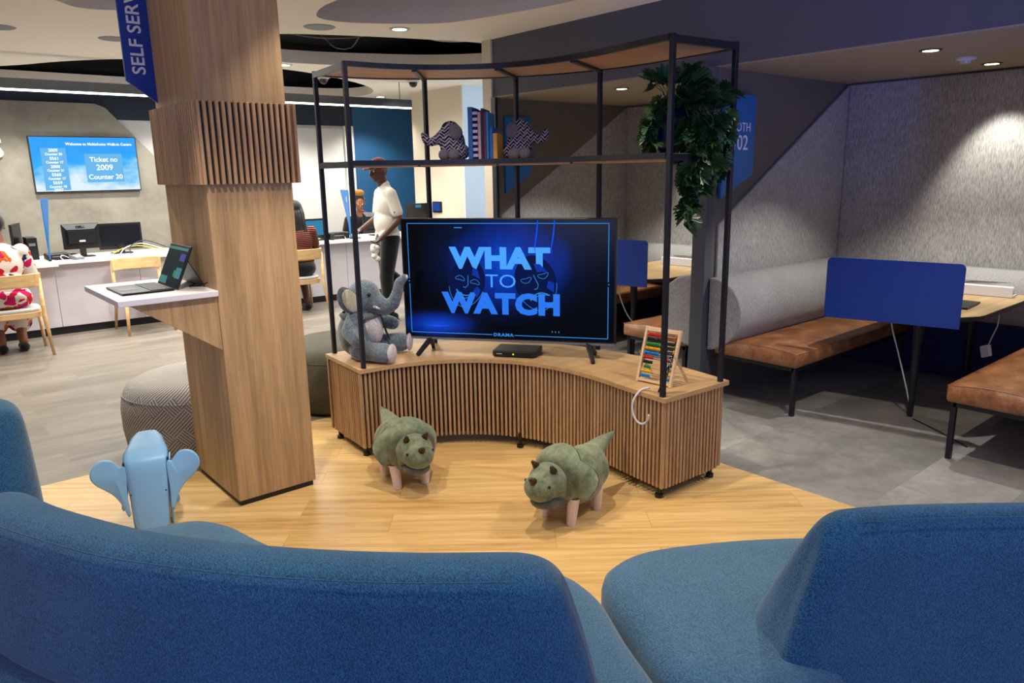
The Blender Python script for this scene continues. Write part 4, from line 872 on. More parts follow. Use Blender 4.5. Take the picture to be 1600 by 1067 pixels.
monitor('wide black monitor tilted back right of the other one on the left counter', 2.14, 9.62, R(-6), .46, .30, 'front', lift=.05)
monitor('narrow edge-on monitor behind the seated woman in the floral dress', 1.12, 9.62, R(72), .42, .30, 'front', .806, .09)
monitor('desktop monitor with pale blue picture in front of the seated woman with dreadlocks', 4.42, 9.30, R(0), .36, .26, 'front', lift=.03, pic='scrcyan')
monitor('black monitor hiding the lower face of the clerk with the hair bun', 5.45, 9.42, R(-8), .44, .30, 'back', lift=.03)
m_ = monitor('black monitor with a pale blue note, just above the television', 6.16, 9.42, 0, .44, .33, 'front', lift=.09, pic='black'); MB().box(-.07, .03, -.016, -.0136, .36, .40).build('sticky_note', 'scrcyan', m_)  # sticky note glows, it reuses the lit screen colour
for x, y, lab, rz in ((1.60, 9.28, 'grey card payment terminal in front of the monitor beside the counter flag', .3), (4.95, 9.16, 'grey card payment terminal by the flag numbered 1', -.2)):
    t = thing('card_terminal', lab, 'card terminal', (x, y, .80), rz)
    MB().prism([(-.09, 0), (.09, 0), (.09, .06), (-.09, .025)], -.045, .045, 'x').build('body', 'grey', t, bevel=.006)
    MB().prism([(.02, .048), (.075, .059), (.075, .062), (.02, .051)], -.032, .032, 'x').build('display', 'lever', t)
    MB().prism([(-.08, .029), (.01, .047), (.01, .050), (-.08, .032)], -.034, .034, 'x').build('keypad', 'ltgrey', t)
    MB().tube(catmull([(-.05, .05, .02), (-.10, .08, .05), (-.14, .04, .03), (-.15, -.04, .005)], 4), .004, 6).build('lead', 'cable', t)
for x, y, sx, sz, lab in ((1.44, 9.42, .11, .07, 'small black printer box between the flag and the monitor'), (4.72, 9.32, .18, .09, 'black slip printer on the counter left of the flag numbered 1')):
    t = thing('slip_printer', lab, 'printer', (x, y, .80)); MB().box(-sx, sx, -.09, .09, 0, sz).build('body', 'black', t, bevel=.012); MB().box(-sx*.5, sx*.5, -.095, -.088, sz*.5, sz*.62).build('slot', 'grey', t)
tag(MB().lathe([(.03, .80), (.034, .88), (0, .88)], (4.62, 9.2, 0), 16).build('pen_cup', 'black'), 'small black cup on the counter edge by the printer', 'cup')
t = thing('desk_computer', 'black computer tower box behind the floral dress woman on the counter', 'computer', (1.24, 9.62, .806)); MB().box(-.05, .05, -.12, .12, 0, .24).build('case', 'black', t, bevel=.004); MB().box(-.03, .03, -.122, -.119, .15, .18).build('drive_slot', 'grey', t)
for k, (a_, mt_, lab) in enumerate(((0, 'yellow', 'yellow network cable coiled at the far end of the left counter'), (.04, 'cable', 'white network cable coiled beside the yellow one'), (.09, 'black', 'black looped cable at the counter near the wooden column'))):
    cable([(2.0+a_*2, 9.5-a_, .806), (2.12+a_, 9.5, .86+a_*.3), (2.3+a_, 9.55, .88+a_*.6), (2.5+a_*1.5, 9.5, .83), (2.62+a_, 9.6, .806)], .006, 'network_cable', mt_, lab)
# ticket screen, letter, wall panel
t = wthing('ticket_screen', 'wall screen welcoming visitors and calling ticket 2009 to counter 20', 'screen', (2.18, 11.05, 1.5))
SX0, SX1, SZ0, SZ1 = 1.57, 2.80, 1.495, 2.185
MB().box(SX0, SX1, 11.06, 11.115, SZ0, SZ1).build('casing', 'black', t, bevel=.003)
t_ = MB().box(-(SX1-SX0)/2+.012, (SX1-SX0)/2-.012, 0, .002, -.333, .333).xf(Matrix.Translation(WB[t.name])).build('display', 'ticket', t); t_.location = ((SX0+SX1)/2-2.18, 11.058-11.05, (SZ0+SZ1)/2-1.5)
def tk(mb, nm, mt): o = mb.build(nm, mt, t_); o.location = V((0, 0, 0)); return o
def TT(m, s, sz, x, z): return m.text(s, sz, (x, -.003, z), rx, ux, .0003, 'CENTER', .0012)
tk(MB().box(-.02, .42, -.002, -.001, -.23, .13), 'ticket_panel', 'tkpanel'); tk(MB().box(-.50, -.22, -.002, -.001, -.32, .20), 'list_panel', 'tkpanel')
m = MB(); TT(m, 'Welcome to Multichoice Walk-in Centre', .046, .17, .235); TT(m, 'Ticket no', .085, .2, .03); TT(m, '2009', .10, .2, -.075); TT(m, 'Counter 20', .085, .2, -.19)
for k, (a_, b_) in enumerate((('2009', 'Counter 20'), ('5561', 'Counter 17'), ('2008', 'Counter 21'), ('5560', 'Counter 17'), ('5559', 'Counter 18'))): TT(m, a_, .052, -.36, .155-k*.10); TT(m, b_, .040, -.36, .112-k*.10)
TT(m, '2007', .052, -.36, -.335); tk(m, 'lettering', 'tkwhite')
tag(MB().text('S', .33, aty(-4, 246, 11.10), rx, ux, .02, 'CENTER', .004).build('wall_letter', 'signwhite'), 'raised white letter S on the plaster wall at the left edge', 'sign')
t = wthing('wall_control_panel', 'small black wall tablet with blue picture on the beige wall above the television', 'control panel', (6.38, 9.27, 1.08))
MB().box(6.375, 6.4, 9.16, 9.38, 1.08, 1.24).build('casing', 'black', t, bevel=.003); MB().box(6.373, 6.376, 9.18, 9.36, 1.10, 1.22).build('display', 'scrpanel', t)
# ================================================================== CHAIRS
def wood_chair(lab, loc, rz):
    t = thing('visitor_chair', lab, 'chair', loc, rz, None)
    # back rail is one bowed plank
    P = [V((-.245, -.16, 0)), V((-.20, -.235, 0)), V((-.1, -.265, 0)), V((0, -.275, 0)), V((.1, -.265, 0)), V((.20, -.235, 0)), V((.245, -.16, 0))]; P = catmull(P, 4); L = offs(P, .011); Q = offs(P, -.011)
    MB().loft([[V((a.x, a.y, .665)), V((b.x, b.y, .665)), V((b.x*1.02, b.y*1.03, .79)), V((a.x*1.02, a.y*1.03, .79))] for a, b in zip(L, Q)]).build('back_rail', 'chairwood', t, bevel=.006)
    S = [V((.24*cos(a)*(1 if abs(cos(a)) < .99 else 1), .225*sin(a), 0)) for a in [2*pi*i/28 for i in range(28)]]; S = [V((math.copysign(abs(p.x/.24)**.55*.24, p.x), math.copysign(abs(p.y/.225)**.55*.225, p.y), 0)) for p in S]
    MB().prism([v2(p) for p in S], .365, .42, 'z').build('seat_frame', 'chairwood', t, bevel=.005)
    MB().prism([(p.x*.94, p.y*.94) for p in S], .42, .455, 'z').build('seat_pad', 'ltgrey', t, bevel=.014, seg=3)
    for sx in (-1, 1):
        MB().tube([(sx*.262, -.295, 0), (sx*.236, -.225, .39), (sx*.238, -.205, .74)], [.013, .020, .015], 8, 1).build('leg', 'chairwood', t, smooth=True)
        MB().tube([(sx*.235, .235, 0), (sx*.215, .195, .39)], [.014, .020], 8, 1).build('leg', 'chairwood', t, smooth=True)
    return t
wood_chair('pale wooden chair holding the woman in the floral dress', (.87, 8.52, 0), R(-4))
wood_chair('empty pale wooden chair backed against the counter beside the laptop shelf', (2.12, 8.83, 0), R(178))
wood_chair('pale wooden chair under the woman with dreadlocks', (3.84, 8.63, 0), R(-5))
# ================================================================== POUFS
def pouf(lab, loc, r, h, mat, seam):
    t = thing('pouf', lab, 'pouf', loc); pr_ = [(0, 0.012), (r*.90, .012), (r*.97, .05), (r, h*.35), (r, h*.62), (r*.97, h*.8), (r*.9, h*.92), (r*.75, h*.985), (r*.4, h), (0, h+.002)]
    MB().lathe([(0, 0), (r*.86, 0), (r*.86, .014), (0, .014)], (0, 0, 0), 40).build('base_disc', 'black', t)
    MB().lathe(pr_, (0, 0, 0), 56).build('cover', mat, t, smooth=True)
    MB().tube([(r*.965*cos(a), r*.965*sin(a), h*.81) for a in [2*pi*i/56 for i in range(57)]], .004, 5).build('piping', mat, t, smooth=True); return t
pouf('large round pouf with woven grey line pattern behind the timber column', (1.40, 4.745, 0), .46, .46, 'pouf', 1)
pouf('dark olive round pouf between the timber column and the bench end', (2.50, 4.93, 0), .47, .47, 'olive', 1)
# ================================================================== SOFA
def pebble(path, w_top, z_top, z_bot, front, back, lean, name, mat, par, step=.07, er=.12):
    P = resample(catmull([V((x, y, 0)) for x, y in path], 10), step); N = len(P); T = [(P[min(i+1, N-1)]-P[max(i-1, 0)]).normalized() for i in range(N)]
    def ring(p, t, kn, dz, sh):
        n = V((-t.y, t.x, 0)); H = z_top-z_bot; pts = []
        prof = [(-w_top-back, 0), (-w_top-back*.55, .35), (-w_top-back*.25, .70), (-w_top-.012, .88), (-w_top+.012, .955), (-w_top*.45, .99), (w_top*.2, 1.0), (w_top*.75, .975), (w_top+.02, .90), (w_top+front*.35, .70), (w_top+front*.75, .35), (w_top+front, 0)]
        for a, b in prof:
            z = z_bot + H*b - dz*b**3; pts.append(p + n*a*kn + t*sh*(1-b)*lean + V((0, 0, z)))
        return pts
    rings = []
    for k, (o, kn, dz) in enumerate(((-er, .30, .10), (-er*.90, .62, .045), (-er*.62, .84, .016), (-er*.3, .95, .004))): rings.append(ring(P[0]+T[0]*o*1., T[0], kn, dz, -1))
    for i, p in enumerate(P):
        e = 0 if er == 0 else max(0, 1-i/3.); e2 = max(0, 1-(N-1-i)/3.); rings.append(ring(p, T[i], 1, 0, -e+e2))
    for k, (o, kn, dz) in enumerate(((er*.3, .95, .004), (er*.62, .84, .016), (er*.90, .62, .045), (er, .30, .10))): rings.append(ring(P[-1]+T[-1]*o, T[-1], kn, dz, 1))
    o = MB().loft(rings).build(name, mat, par, sub=2)
    # seam line a little behind the crest
    sm_ = []
    for i, p in enumerate(P): n = V((-T[i].y, T[i].x, 0)); sm_.append(p - n*(w_top-.005) + V((0, 0, z_top-.013)))
    MB().tube(sm_, .0022, 5).build('seam', mat, par, smooth=True); return o
def seat(poly, z0, z1, name, par, rnd_=.07):
    Q = [V((x, y, 0)) for x, y in poly]; Q = Q[-2:]+Q+Q[:3]; C = catmull(Q, 5); C = C[10:-10]; C = C[:len(poly)*5]; c = sum(C, V((0, 0, 0)))/len(C)
    def inset(d):
        out = []
        for i, p in enumerate(C):
            t_ = (C[(i+1) % len(C)]-C[i-1]).normalized(); out.append(p - V((t_.y, -t_.x, 0))*d*sgn)
        return out
    area_ = sum(C[i].x*C[(i+1) % len(C)].y-C[(i+1) % len(C)].x*C[i].y for i in range(len(C))); sgn = 1 if area_ > 0 else -1
    rings = [[p+V((0, 0, z)) for p in inset(d)] for d, z in ((rnd_*.8, z0), (rnd_*.2, z0+.02), (0, z0+.06), (0, z1-rnd_*.9), (rnd_*.12, z1-rnd_*.45), (rnd_*.45, z1-rnd_*.12), (rnd_, z1), (rnd_*1.6, z1+.002))]
    return MB().loft(rings).build(name, 'sofaseat', par, smooth=True)
LPATH = [(.135, 2.33), (.175, 2.19), (.27, 1.97), (.36, 1.80), (.54, 1.55), (.74, 1.33), (.90, 1.185), (.965, 1.13)]
t = wthing('curved_sofa', 'blue curved sofa in the foreground left, backrest towards the viewer', 'sofa', (.8, 1.6, 0), 'blue sofa modules')
pebble(LPATH, .080, .82, .36, .12, .03, .10, 'backrest', 'sofa', t)
seat([(.0, 2.75), (.30, 2.86), (.55, 2.80), (.74, 2.74), (.83, 2.60), (.87, 2.42), (.93, 2.18), (1.04, 1.93), (1.22, 1.73), (1.38, 1.64), (1.50, 1.54), (1.49, 1.38), (1.39, 1.18), (1.28, .95), (1.10, .70), (.86, .72), (.62, .98), (.38, 1.28), (.18, 1.62), (.07, 1.95), (-.06, 2.3)], .12, .415, 'seat', t)
MB().prism([(.1, 2.6), (.6, 2.6), (1.0, 1.8), (1.35, 1.45), (1.05, .85), (.7, 1.1), (.3, 1.6)], 0, .13, 'z').build('plinth', 'black', t)
t = wthing('curved_sofa', 'blue sofa module in the right foreground with a wide visible seat', 'sofa', (2.2, .7, 0), 'blue sofa modules')
pebble([(1.74, .77), (1.86, .69), (2.0, .575), (2.2, .40), (2.45, .15), (2.65, -.15)], .055, .815, .10, .27, .03, .16, 'backrest', 'sofa', t, er=.09)
seat([(1.31, .95), (1.41, 1.18), (1.50, 1.37), (1.60, 1.46), (1.76, 1.46), (1.95, 1.37), (2.2, 1.20), (2.5, .92), (2.8, .55), (3.0, .1), (3.0, -.4), (2.75, -.35), (2.55, -.05), (2.3, .30), (2.0, .56), (1.76, .70), (1.55, .74), (1.38, .80)], .12, .43, 'seat', t)
MB().prism([(1.5, 1.0), (1.65, 1.3), (2.1, 1.1), (2.7, .4), (2.8, -.2), (2.6, -.05), (1.75, .82)], 0, .13, 'z').build('plinth', 'black', t)
t = wthing('curved_sofa', 'blue sofa end cut off by the left edge of the frame', 'sofa', (-.3, 3.3, 0), 'blue sofa modules')
pebble([(-1.1, 2.95), (-.7, 3.12), (-.35, 3.22), (.05, 3.25), (.195, 3.25)], .13, .87, .36, .10, .10, .02, 'backrest', 'sofa', t, er=.13)
seat([(-1.2, 2.7), (-.7, 2.75), (-.3, 2.92), (.0, 3.0), (.22, 3.15), (.24, 3.4), (.1, 3.6), (-.3, 3.7), (-.9, 3.7), (-1.3, 3.3)], .12, .415, 'seat', t)
MB().prism([(-1.0, 2.9), (.15, 3.1), (.15, 3.55), (-.9, 3.5)], 0, .13, 'z').build('plinth', 'black', t)
# ================================================================== ANIMAL STOOLS
def dino_stool(lab, loc, rz, htilt=0):
    t = thing('animal_stool', lab, 'stool', loc, rz, 'green dinosaur footstools')
    b = MB(); b.ell((-.04, 0, .190), (.195, .130, .120)); b.ell((.03, 0, .190), (.172, .134, .125)); b.ell((-.115, 0, .195), (.12, .124, .118)); b.ell((-.03, 0, .150), (.175, .130, .100)); b.ell((-.04, 0, .235), (.155, .11, .080))
    b.ell((.185, 0, .232), (.095, .098, .085)); b.ell((.245, 0, .218), (.080, .082, .068)); b.chain([(-.17, 0, .255, .060), (-.235, 0, .275, .045), (-.30, 0, .292, .030), (-.385, 0, .305, .010)])
    b.build('body', 'suede', t, remesh=.007, sm=7)
    b = MB(); b.ell((.215, 0, .140), (.075, .070, .036), (0, -.1, 0)); b.ell((.15, 0, .135), (.07, .08, .04)); b.build('lower_jaw', 'suedegrey', t, remesh=.006, sm=3)
    # frill: scalloped collar behind the head
    n = 25; L0, L1 = [], []
    for i in range(n):
        a = R(-125+250*i/(n-1)); y, z = sin(a)*.122, cos(a)*.100+.215
        L0.append(V((.165, y, z))); k = .030+.026*abs(cos(a*2.2)); L1.append(V((.165-.075-.05*abs(cos(a*2.2)), sin(a)*(.150+k*.6), .215+cos(a)*(.140+k*.3))))
    rings = [L0, [p.lerp(q_, .5)+V((.0, 0, .012)) for p, q_ in zip(L0, L1)], L1]; fr = MB(); k = .010
    fr.loft([[p for p in r_] + [p+V((-k, 0, -k*.6)) for p in r_][::-1] for r_ in rings], closed=True); fr.build('frill', 'suede', t, smooth=True)
    for x, y, z, dx, dz, r_ in ((.215, .050, .300, .020, .026, .018), (.215, -.050, .300, .020, .026, .018), (.300, 0, .262, .024, .020, .019)):
        MB().cap((x, y, z), (x+dx, y*1.1, z+dz), r_, r_*.5, 12).build('horn', 'horn', t, smooth=True)
    for s in (-1, 1): MB().ell((.272, s*.068, .245), .0075).build('eye', 'black', t, smooth=True)
    for x in (-.105, .115):
        for s in (-1, 1): MB().lathe([(0, 0), (.021, 0), (.023, .004), (.029, .14), (0, .14)], (0, 0, 0), 20, Matrix.Translation((x, s*.078, 0)) @ Matrix.Rotation(s*-.08, 4, 'X') @ Matrix.Rotation((-.06 if x > 0 else .06), 4, 'Y')).build('leg', 'leg', t, smooth=False)
    return t
dino_stool('green dinosaur footstool at the left, facing the viewer, near the bench corner', (2.015, 3.345, 0), R(-103))
dino_stool('green dinosaur footstool at the right, seen side-on with tail pointing up right', (2.405, 2.425, 0), R(190))
# pale blue elephant stool
t = thing('elephant_stool', 'pale blue moulded plastic elephant stool with big round ears beside the column', 'stool', (.82, 3.74, 0), R(-108))
# local +x faces the viewer; centre shell is a bent sheet
def sheet(prof, widths, th, flip=1):
    P = [V((x, 0, z)) for x, z in prof]; rings = []
    for i, p in enumerate(P):
        tt = (P[min(i+1, len(P)-1)]-P[max(i-1, 0)]).normalized(); n = V((-tt.z, 0, tt.x))*flip; w_ = widths[i]
        rr_ = min(.03, w_*.3); ring = []
        for u, d in ((-w_, -.022), (-w_+rr_*.35, -.006), (-w_+rr_, 0), (0, .002), (w_-rr_, 0), (w_-rr_*.35, -.006), (w_, -.022)): ring.append(p+V((0, u, 0))+n*d)
        for u, d in ((w_-.007, -.022), (w_-rr_, -th), (0, -th+.001), (-w_+rr_, -th), (-w_+.007, -.022)): ring.append(p+V((0, u, 0))+n*d)
        rings.append(ring)
    return MB().loft(rings)
head = catmull([V((.135, 0, .0)), V((.128, 0, .10)), V((.115, 0, .22)), V((.100, 0, .325)), V((.075, 0, .362)), V((.02, 0, .385)), V((-.04, 0, .400)), V((-.09, 0, .412)), V((-.135, 0, .424))], 4)
N = len(head); wd = []
for i in range(N):
    u = i/(N-1)
    wd.append(.072+.028*min(1, u/.42) if u < .5 else (.100 if u < .62 else .100-.022*min(1, (u-.62)/.2)-.028*max(0, (u-.86)/.14)))
sheet([(p.x, p.z) for p in head], wd, .008, -1).build('head_and_trunk', 'stoolblue', t, smooth=True)
bodyp = catmull([V((-.24, 0, .0)), V((-.235, 0, .12)), V((-.20, 0, .24)), V((-.13, 0, .285)), V((-.05, 0, .29)), V((.03, 0, .285)), V((.09, 0, .25))], 4)
sheet([(p.x, p.z) for p in bodyp], [.085]*len(bodyp), .008).build('body', 'stoolblue', t, smooth=True)
for s in (-1, 1):
    for x in (-.19, .03): MB().loft([[V((x+dx*k, s*(.088+dz_), z)) for dx, dz_ in ((-.045, 0), (.045, 0), (.045, -.008), (-.045, -.008))] for k, z, dz_ in ((.8, 0, .022), (1, .12, .012), (1.2, .26, 0))]).build('leg', 'stoolblue', t, bevel=.003)
    E_ = [(.0, .10), (.004, .20), (.0, .30), (.006, .335), (.022, .330), (.035, .345), (.058, .368), (.092, .374), (.122, .362), (.143, .335), (.146, .300), (.128, .265), (.100, .238), (.070, .210), (.048, .180), (.032, .150), (.020, .115), (.010, .09)]
    C_ = catmull([V((u, z, 0)) for u, z in E_ + [E_[0]]], 3)[:-1]; c2 = V((.045, .27, 0)); ear = MB(); rg = []
    for off in (0, -.008):
        ks = (.05, .35, .7, .92, 1.0) if off == 0 else (1.0, .92, .7, .35, .05)
        for k in ks:
            ring = []
            for p in C_:
                q_ = c2.lerp(p, k); u, z = q_.x, q_.y; ring.append(V((.112 - (z-.2)*.10 - u*.30 + 2.4*u*u + off + .010*(1-k), s*(.088+u*1.0), z)))
            rg.append(ring)
    ear.loft(rg).build('ear', 'stoolblue', t, smooth=True)
    MB().ell((.088, s*.095, .340), (.009, .005, .013)).build('slot', 'black', t, smooth=True)
    MB().tube(catmull([V((.06, s*.096, .26)), V((.07, s*.106, .17)), V((.08, s*.118, .13)), V((.085, s*.112, .115))], 4), [.010]*13, 8).build('jaw_edge', 'stoolblue', t, smooth=True)
    MB().ell((.128, s*.075, .20), .004).build('eye', 'black', t, smooth=True)
# ================================================================== PEOPLE
def hand(b, wr, d, side, curl=.5, s=1.):
    d = V(d).normalized(); sd = V(side).normalized(); n = d.cross(sd).normalized(); wr = V(wr)
    b.ell(wr+d*.045*s, (.042*s, .038*s, .018*s), d.to_track_quat('X', 'Z').to_euler())
    b.cap(wr, wr+d*.03*s, .024*s, .026*s, 10)
    for k, (off, L) in enumerate(((-.028, .062), (-.010, .075), (.009, .070), (.026, .055))):
        p0 = wr+d*.075*s+sd*off*s; p1 = p0+(d*cos(curl*.6)+n*sin(curl*.6))*L*.5*s; p2 = p1+(d*cos(curl*1.6)+n*sin(curl*1.6))*L*.5*s
        b.cap(p0, p1, .0088*s, .0082*s, 8); b.cap(p1, p2, .0082*s, .007*s, 8)
    p0 = wr+d*.025*s-sd*.028*s; p1 = p0+(d*.7-sd*.7)*.035*s; p2 = p1+(d*.9-sd*.1+n*.4)*.03*s; b.cap(p0, p1, .012*s, .010*s, 8); b.cap(p1, p2, .010*s, .008*s, 8)
def head_parts(b, c, look=(1, 0, 0), s=1., chin=0):
    c = V(c); f = V(look).normalized(); l = V((0, 0, 1)).cross(f).normalized(); u = f.cross(l)
    P = lambda a, b_, c2: c + f*a*s + l*b_*s + u*c2*s
    q = f.to_track_quat('X', 'Z').to_euler()
    b.ell(P(-.012, 0, .022), (.095*s, .074*s, .095*s), q); b.ell(P(.018, 0, -.045), (.066*s, .056*s, .066*s), q); b.ell(P(.055, 0, -.085), (.026*s, .03*s, .022*s), q)
    b.cap(P(.088, 0, .0), P(.104, 0, -.030), .010*s, .015*s, 10)                                    # nose
    b.ell(P(.083, 0, -.058), (.013*s, .026*s, .011*s), q)                                       # lips
    for k in (-1, 1): b.ell(P(-.005, k*.077, -.012), (.018*s, .009*s, .030*s), q); b.ell(P(.074, k*.032, .020), (.016*s, .024*s, .009*s), q)
    return P
def eyes(P, par, s=1.):
    for k in (-1, 1):
        e = MB().ell(P(.080, k*.031, .003), .0105*s, None, 10, 8).build('eye', 'white', par, smooth=True); MB().ell(P(.0885, k*.031, .003), .0052*s, None, 8, 6).build('pupil', 'black', e, smooth=True)
# --- man walking past the counter
t = thing('person', 'man in burgundy cap, white shirt and black trousers walking left past the counter', 'person', (4.40, 7.40, 0), R(168)); t.scale = (1.02, 1.02, 1.02)
b = MB(); P = head_parts(b, (.06, 0, 1.655), (1, .25, -.12), 1.08)
b.cap((.01, 0, 1.44), (.035, 0, 1.58), .062, .056); b.ell((0, 0, 1.30), (.105, .165, .20)); b.ell((0, 0, 1.10), (.10, .145, .16)); b.ell((0, 0, .96), (.11, .155, .12))
LA = [(0, .18, 1.405, .054), (-.07, .225, 1.14, .043), (.14, .20, .94, .028)]; RA = [(0, -.18, 1.405, .054), (.03, -.23, 1.14, .043), (.24, -.17, 1.02, .028)]
b.chain(LA); b.chain(RA); hand(b, (.14, .20, .95), (.75, -.05, -.65), (.3, .9, .2), .9); hand(b, (.24, -.17, 1.02), (.9, .2, -.3), (0, -1, .1), .8)
LL = [(0, .09, .93, .092), (.07, .10, .50, .060), (.06, .10, .09, .042)]; RL = [(0, -.09, .93, .092), (.0, -.10, .52, .060), (-.36, -.10, .24, .042)]
b.chain(LL); b.chain(RL); b.cap((.03, .10, .04), (.17, .10, .03), .038, .03); b.cap((-.40, -.10, .18), (-.31, -.10, .05), .036, .028)
bd = b.build('body', 'skin_d', t, remesh=.0075, sm=3); eyes(P, t)
def infl(ch, d): return [(x, y, z, r+d) for x, y, z, r in ch]
b = MB(); b.ell((0, 0, 1.29), (.130, .200, .215)); b.ell((.01, 0, 1.10), (.128, .180, .20)); b.cap((0, -.08, .96), (0, .08, .96), .115, .115); b.cap((0, -.14, 1.415), (0, .14, 1.415), .066, .066); b.cap((0, 0, 1.42), (.012, 0, 1.50), .085, .066)
for A_ in (LA, RA):
    p, e = V(A_[0][:3]), V(A_[1][:3]); m_ = p.lerp(e, .72); b.cap(p, m_, .066, .064)
b.build('shirt', 'shirtwhite', t, remesh=.009, sm=5)
b = MB(); b.ell((0, 0, .93), (.122, .165, .12)); b.chain(infl(LL, .018)); b.chain(infl(RL, .018)); b.build('trousers', 'trouser', t, remesh=.009, sm=3)
b = MB(); b.cap((.0, .10, .05), (.18, .10, .035), .046, .036); b.box(-.05, .22, .055, .145, 0, .022); b.build('shoe', 'sneaker', t, remesh=.007, sm=2)
b = MB(); b.cap((-.43, -.10, .20), (-.33, -.10, .05), .046, .036); b.build('shoe', 'sneaker', t, remesh=.007, sm=2)
MB().box(-.052, .224, .053, .147, 0, .016).build('shoe_sole', 'white', t, bevel=.005)
b = MB(); b.ell(P(-.012, 0, .052), (.103, .084, .085)); q_ = [P(.06, -.07, .055), P(.135, -.062, .035), P(.165, 0, .03), P(.135, .062, .035), P(.06, .07, .055)]
for a_, c2 in zip(q_, q_[1:]): b.cap(a_, c2, .009, .009, 8); b.cap((a_+c2)/2, P(.07, 0, .05), .009, .012, 8)
b.cap(q_[2], P(.05, 0, .055), .009, .012); b.build('cap', 'cap', t, remesh=.006, sm=3)
b = MB()
for k in range(9): rr2 = random.Random(k); b.ell((.22+rr2.uniform(-.03, .03), .20+rr2.uniform(-.03, .03), .86-.028*k*.6), (.03, .026, .035), (rr2.random()*3, rr2.random()*3, 0))
tag(b.xf(Matrix.Translation((4.40, 7.40, 0)) @ Matrix.Rotation(R(168), 4, 'Z') @ Matrix.Scale(1.02, 4)).build('folded_cloth', 'cloth', remesh=.007, sm=2), 'white cloth held in the hand of the walking man', 'cloth')
MB().box(-.004, .004, .258, .266, 1.21, 1.225).build('sleeve_stripe', 'black', t)
# --- seated people
def seated(lab, loc, rz, skin, top_mat, bottom_mat, look=(1, 0, 0), long_sleeve=False, hs=1.0, arms='desk', feet='under'):
    t = thing('person', lab, 'person', loc, rz); b = MB(); P = head_parts(b, (.07, 0, 1.235), look)
    b.cap((.02, 0, 1.0), (.05, 0, 1.14), .054, .050); b.ell((.0, 0, .88), (.10, .155, .19)); b.ell((-.02, 0, .66), (.11, .155, .17)); b.ell((-.03, 0, .55), (.14, .17, .10))
    if arms == 'desk': AR = [[(0, s*.17, .99, .050), (.08, s*.24, .74, .040), (.30, s*.15, .80, .026)] for s in (-1, 1)]
    else: AR = [[(0, .17, .99, .050), (.10, .24, .80, .040), (.22, .08, 1.06, .026)], [(0, -.17, .99, .050), (.08, -.24, .74, .040), (.30, -.15, .78, .026)]]
    for k, A_ in enumerate(AR):
        b.chain(A_); e, w_ = V(A_[1][:3]), V(A_[2][:3]); hand(b, w_, (w_-e), (0, 1 if k else -1, .2), .6)
    LG = [[(-.02, s*.09, .55, .085), (.36, s*.10, .53, .062), ((.12 if feet == 'under' else .42), s*.09, .10, .040)] for s in (-1, 1)]
    for L_ in LG: b.chain(L_); x_ = L_[2][0]; b.cap((x_+.0, L_[2][1], .05), (x_+.14, L_[2][1], .035), .036, .028)
    b.build('body', skin, t, remesh=.008, sm=3); eyes(P, t)
    b = MB(); b.ell((.0, 0, .88), (.122, .178, .20)); b.ell((-.02, 0, .66), (.135, .178, .18)); b.ell((0, 0, .97), (.09, .19, .075))
    for A_ in AR:
        p, e = V(A_[0][:3]), V(A_[1][:3])
        if long_sleeve: b.chain(infl(A_[:2], .022)); m_ = e.lerp(V(A_[2][:3]), .75); b.cap(e, m_, .058, .05)
        else: b.cap(p, p.lerp(e, .6), .066, .062)
    b.build('top', top_mat, t, remesh=.009, sm=3)
    b = MB(); b.ell((-.03, 0, .56), (.155, .185, .115))
    for L_ in LG:
        if bottom_mat == 'floral': b.chain(infl(L_[:2], .03)); b.cap(L_[1][:3], (L_[2][0]*.5+L_[1][0]*.5, L_[1][1], .28), .085, .11)
        else: b.chain(infl(L_[:2], .018))
    b.build('skirt', bottom_mat, t, remesh=.009, sm=3)
    for L_ in LG: x_ = L_[2][0]; b = MB(); b.cap((x_-.03, L_[2][1], .045), (x_+.15, L_[2][1], .032), .044, .033); b.build('shoe', 'white' if skin == 'skin_m' and bottom_mat == 'trouser' else 'sneaker', t, remesh=.007, sm=2)
    return t, P
t, P = seated('seated woman with long black dreadlocks and striped rust top, back to the viewer', (3.86, 8.60, 0), R(80), 'skin_d', 'striped', 'trouser')
b = MB(); b.ell(P(-.035, 0, .035), (.098, .092, .098)); b.ell(P(-.06, 0, -.03), (.075, .085, .09)); hr = b.build('hair', 'hairblk', t, remesh=.009, sm=2)
rnd = random.Random(5); b = MB()
for k in range(64):
    a_ = rnd.uniform(-1, 1); x_ = -.075-.05*rnd.random(); p = [P(x_+.02, a_*.075, .06-.05*rnd.random())]; L = rnd.uniform(.30, .50); y_ = a_*.08
    for j in range(1, 7): p.append(P(x_-.035*min(1, j/2.), y_+a_*.03*j/6+rnd.uniform(-.008, .008), .04-L*j/6))
    b.tube(p, [.010, .011, .010, .0095, .009, .008, .004], 6)
b.build('dreadlocks', 'hairblk', hr, smooth=True)
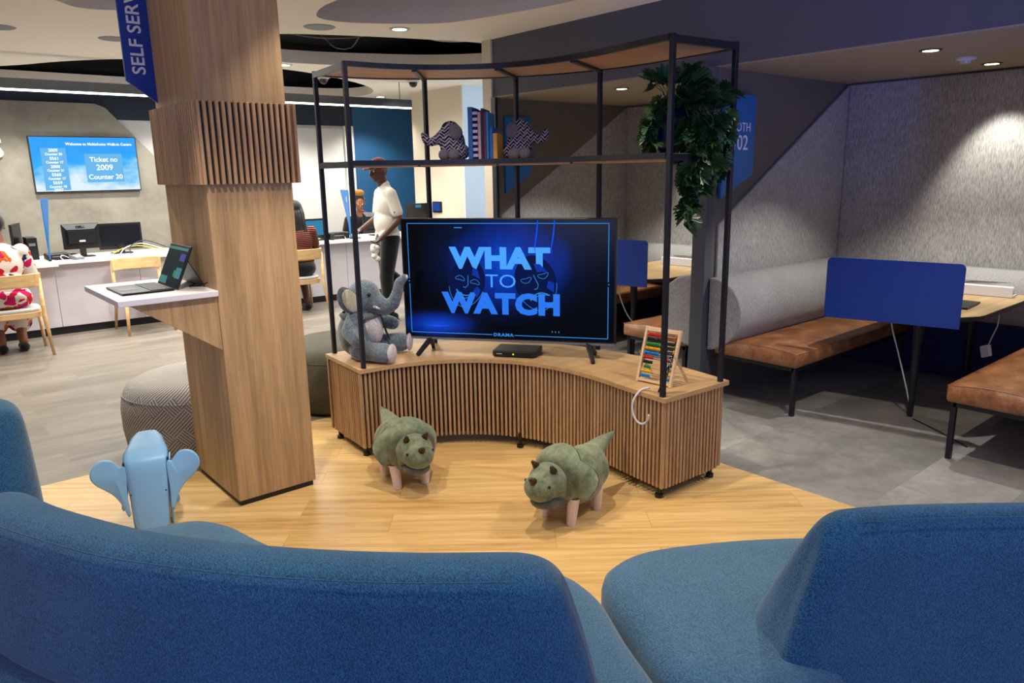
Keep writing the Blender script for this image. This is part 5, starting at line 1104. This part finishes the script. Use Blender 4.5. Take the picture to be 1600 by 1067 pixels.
t, P = seated('seated woman in red and white floral dress at the left edge, back to the viewer', (.84, 8.50, 0), R(92), 'skin_m', 'floral', 'floral', long_sleeve=True)
b = MB(); b.ell(P(-.03, 0, .035), (.10, .085, .095)); b.build('hair', 'hairblk', t, remesh=.009, sm=2)
t, P = seated('clerk with golden brown hair bun behind the monitor, hand raised to her face', (5.53, 10.06, .0), R(243), 'skin_m', 'trouser', 'trouser', look=(1, .1, -.25), arms='face')
b = MB(); b.ell(P(-.03, 0, .045), (.098, .084, .085)); hr = b.build('hair', 'hairblk', t, remesh=.009, sm=2)
MB().ell(P(-.025, 0, .145), (.078, .078, .055)).build('hair_bun', 'hairgold', hr, smooth=True)
t = thing('office_chair', 'dark office chair under the clerk behind the counter', 'chair', (5.53, 10.06, 0), R(243))
MB().box(-.24, .22, -.23, .23, .40, .455).build('seat', 'black', t, bevel=.03); MB().box(-.30, -.25, -.2, .2, .50, .86).build('backrest', 'black', t, bevel=.02); MB().tube([(0, 0, .05), (0, 0, .40)], .03, 12).build('column', 'lever', t)
for k in range(5): MB().tube([(0, 0, .07), (.28*cos(k*2*pi/5), .28*sin(k*2*pi/5), .03)], [.02, .014], 6).build('leg', 'black', t)

# repeats of one kind share a group
GROUPS = dict(visitor_chair='pale wooden visitor chairs at the counter', booth_bench='brown leather booth benches', booth_table='oak-topped booth tables', privacy_screen='blue screen boards on the booth tables',
    pouf='round poufs behind the column', ceiling_speaker='round ceiling speakers', dome_camera='dome cameras on the ceiling', ring_luminaire='round ring luminaires in the ceiling gaps', desktop_monitor='desktop monitors on the counter',
    counter_flag='blue flags on the counter', card_terminal='card terminals on the counter', booth_sign='blue booth number signs', ceiling_light='recessed downlights', network_cable='network cables on the counter',
    elephant_bookend='patterned elephant bookends', document_tray='white document trays on the booth tables', wall_bolster='padded rolls along the booth back walls', slip_printer='small black printers on the counter', air_duct='ducts in the ceiling gaps', power_cable='white cables under the booth tables', loose_cable='loose cables in the ceiling gap')
for o in scn.objects:
    k = o.name.split('.')[0]
    if o.parent is None and k in GROUPS and 'group' not in o: o['group'] = GROUPS[k]
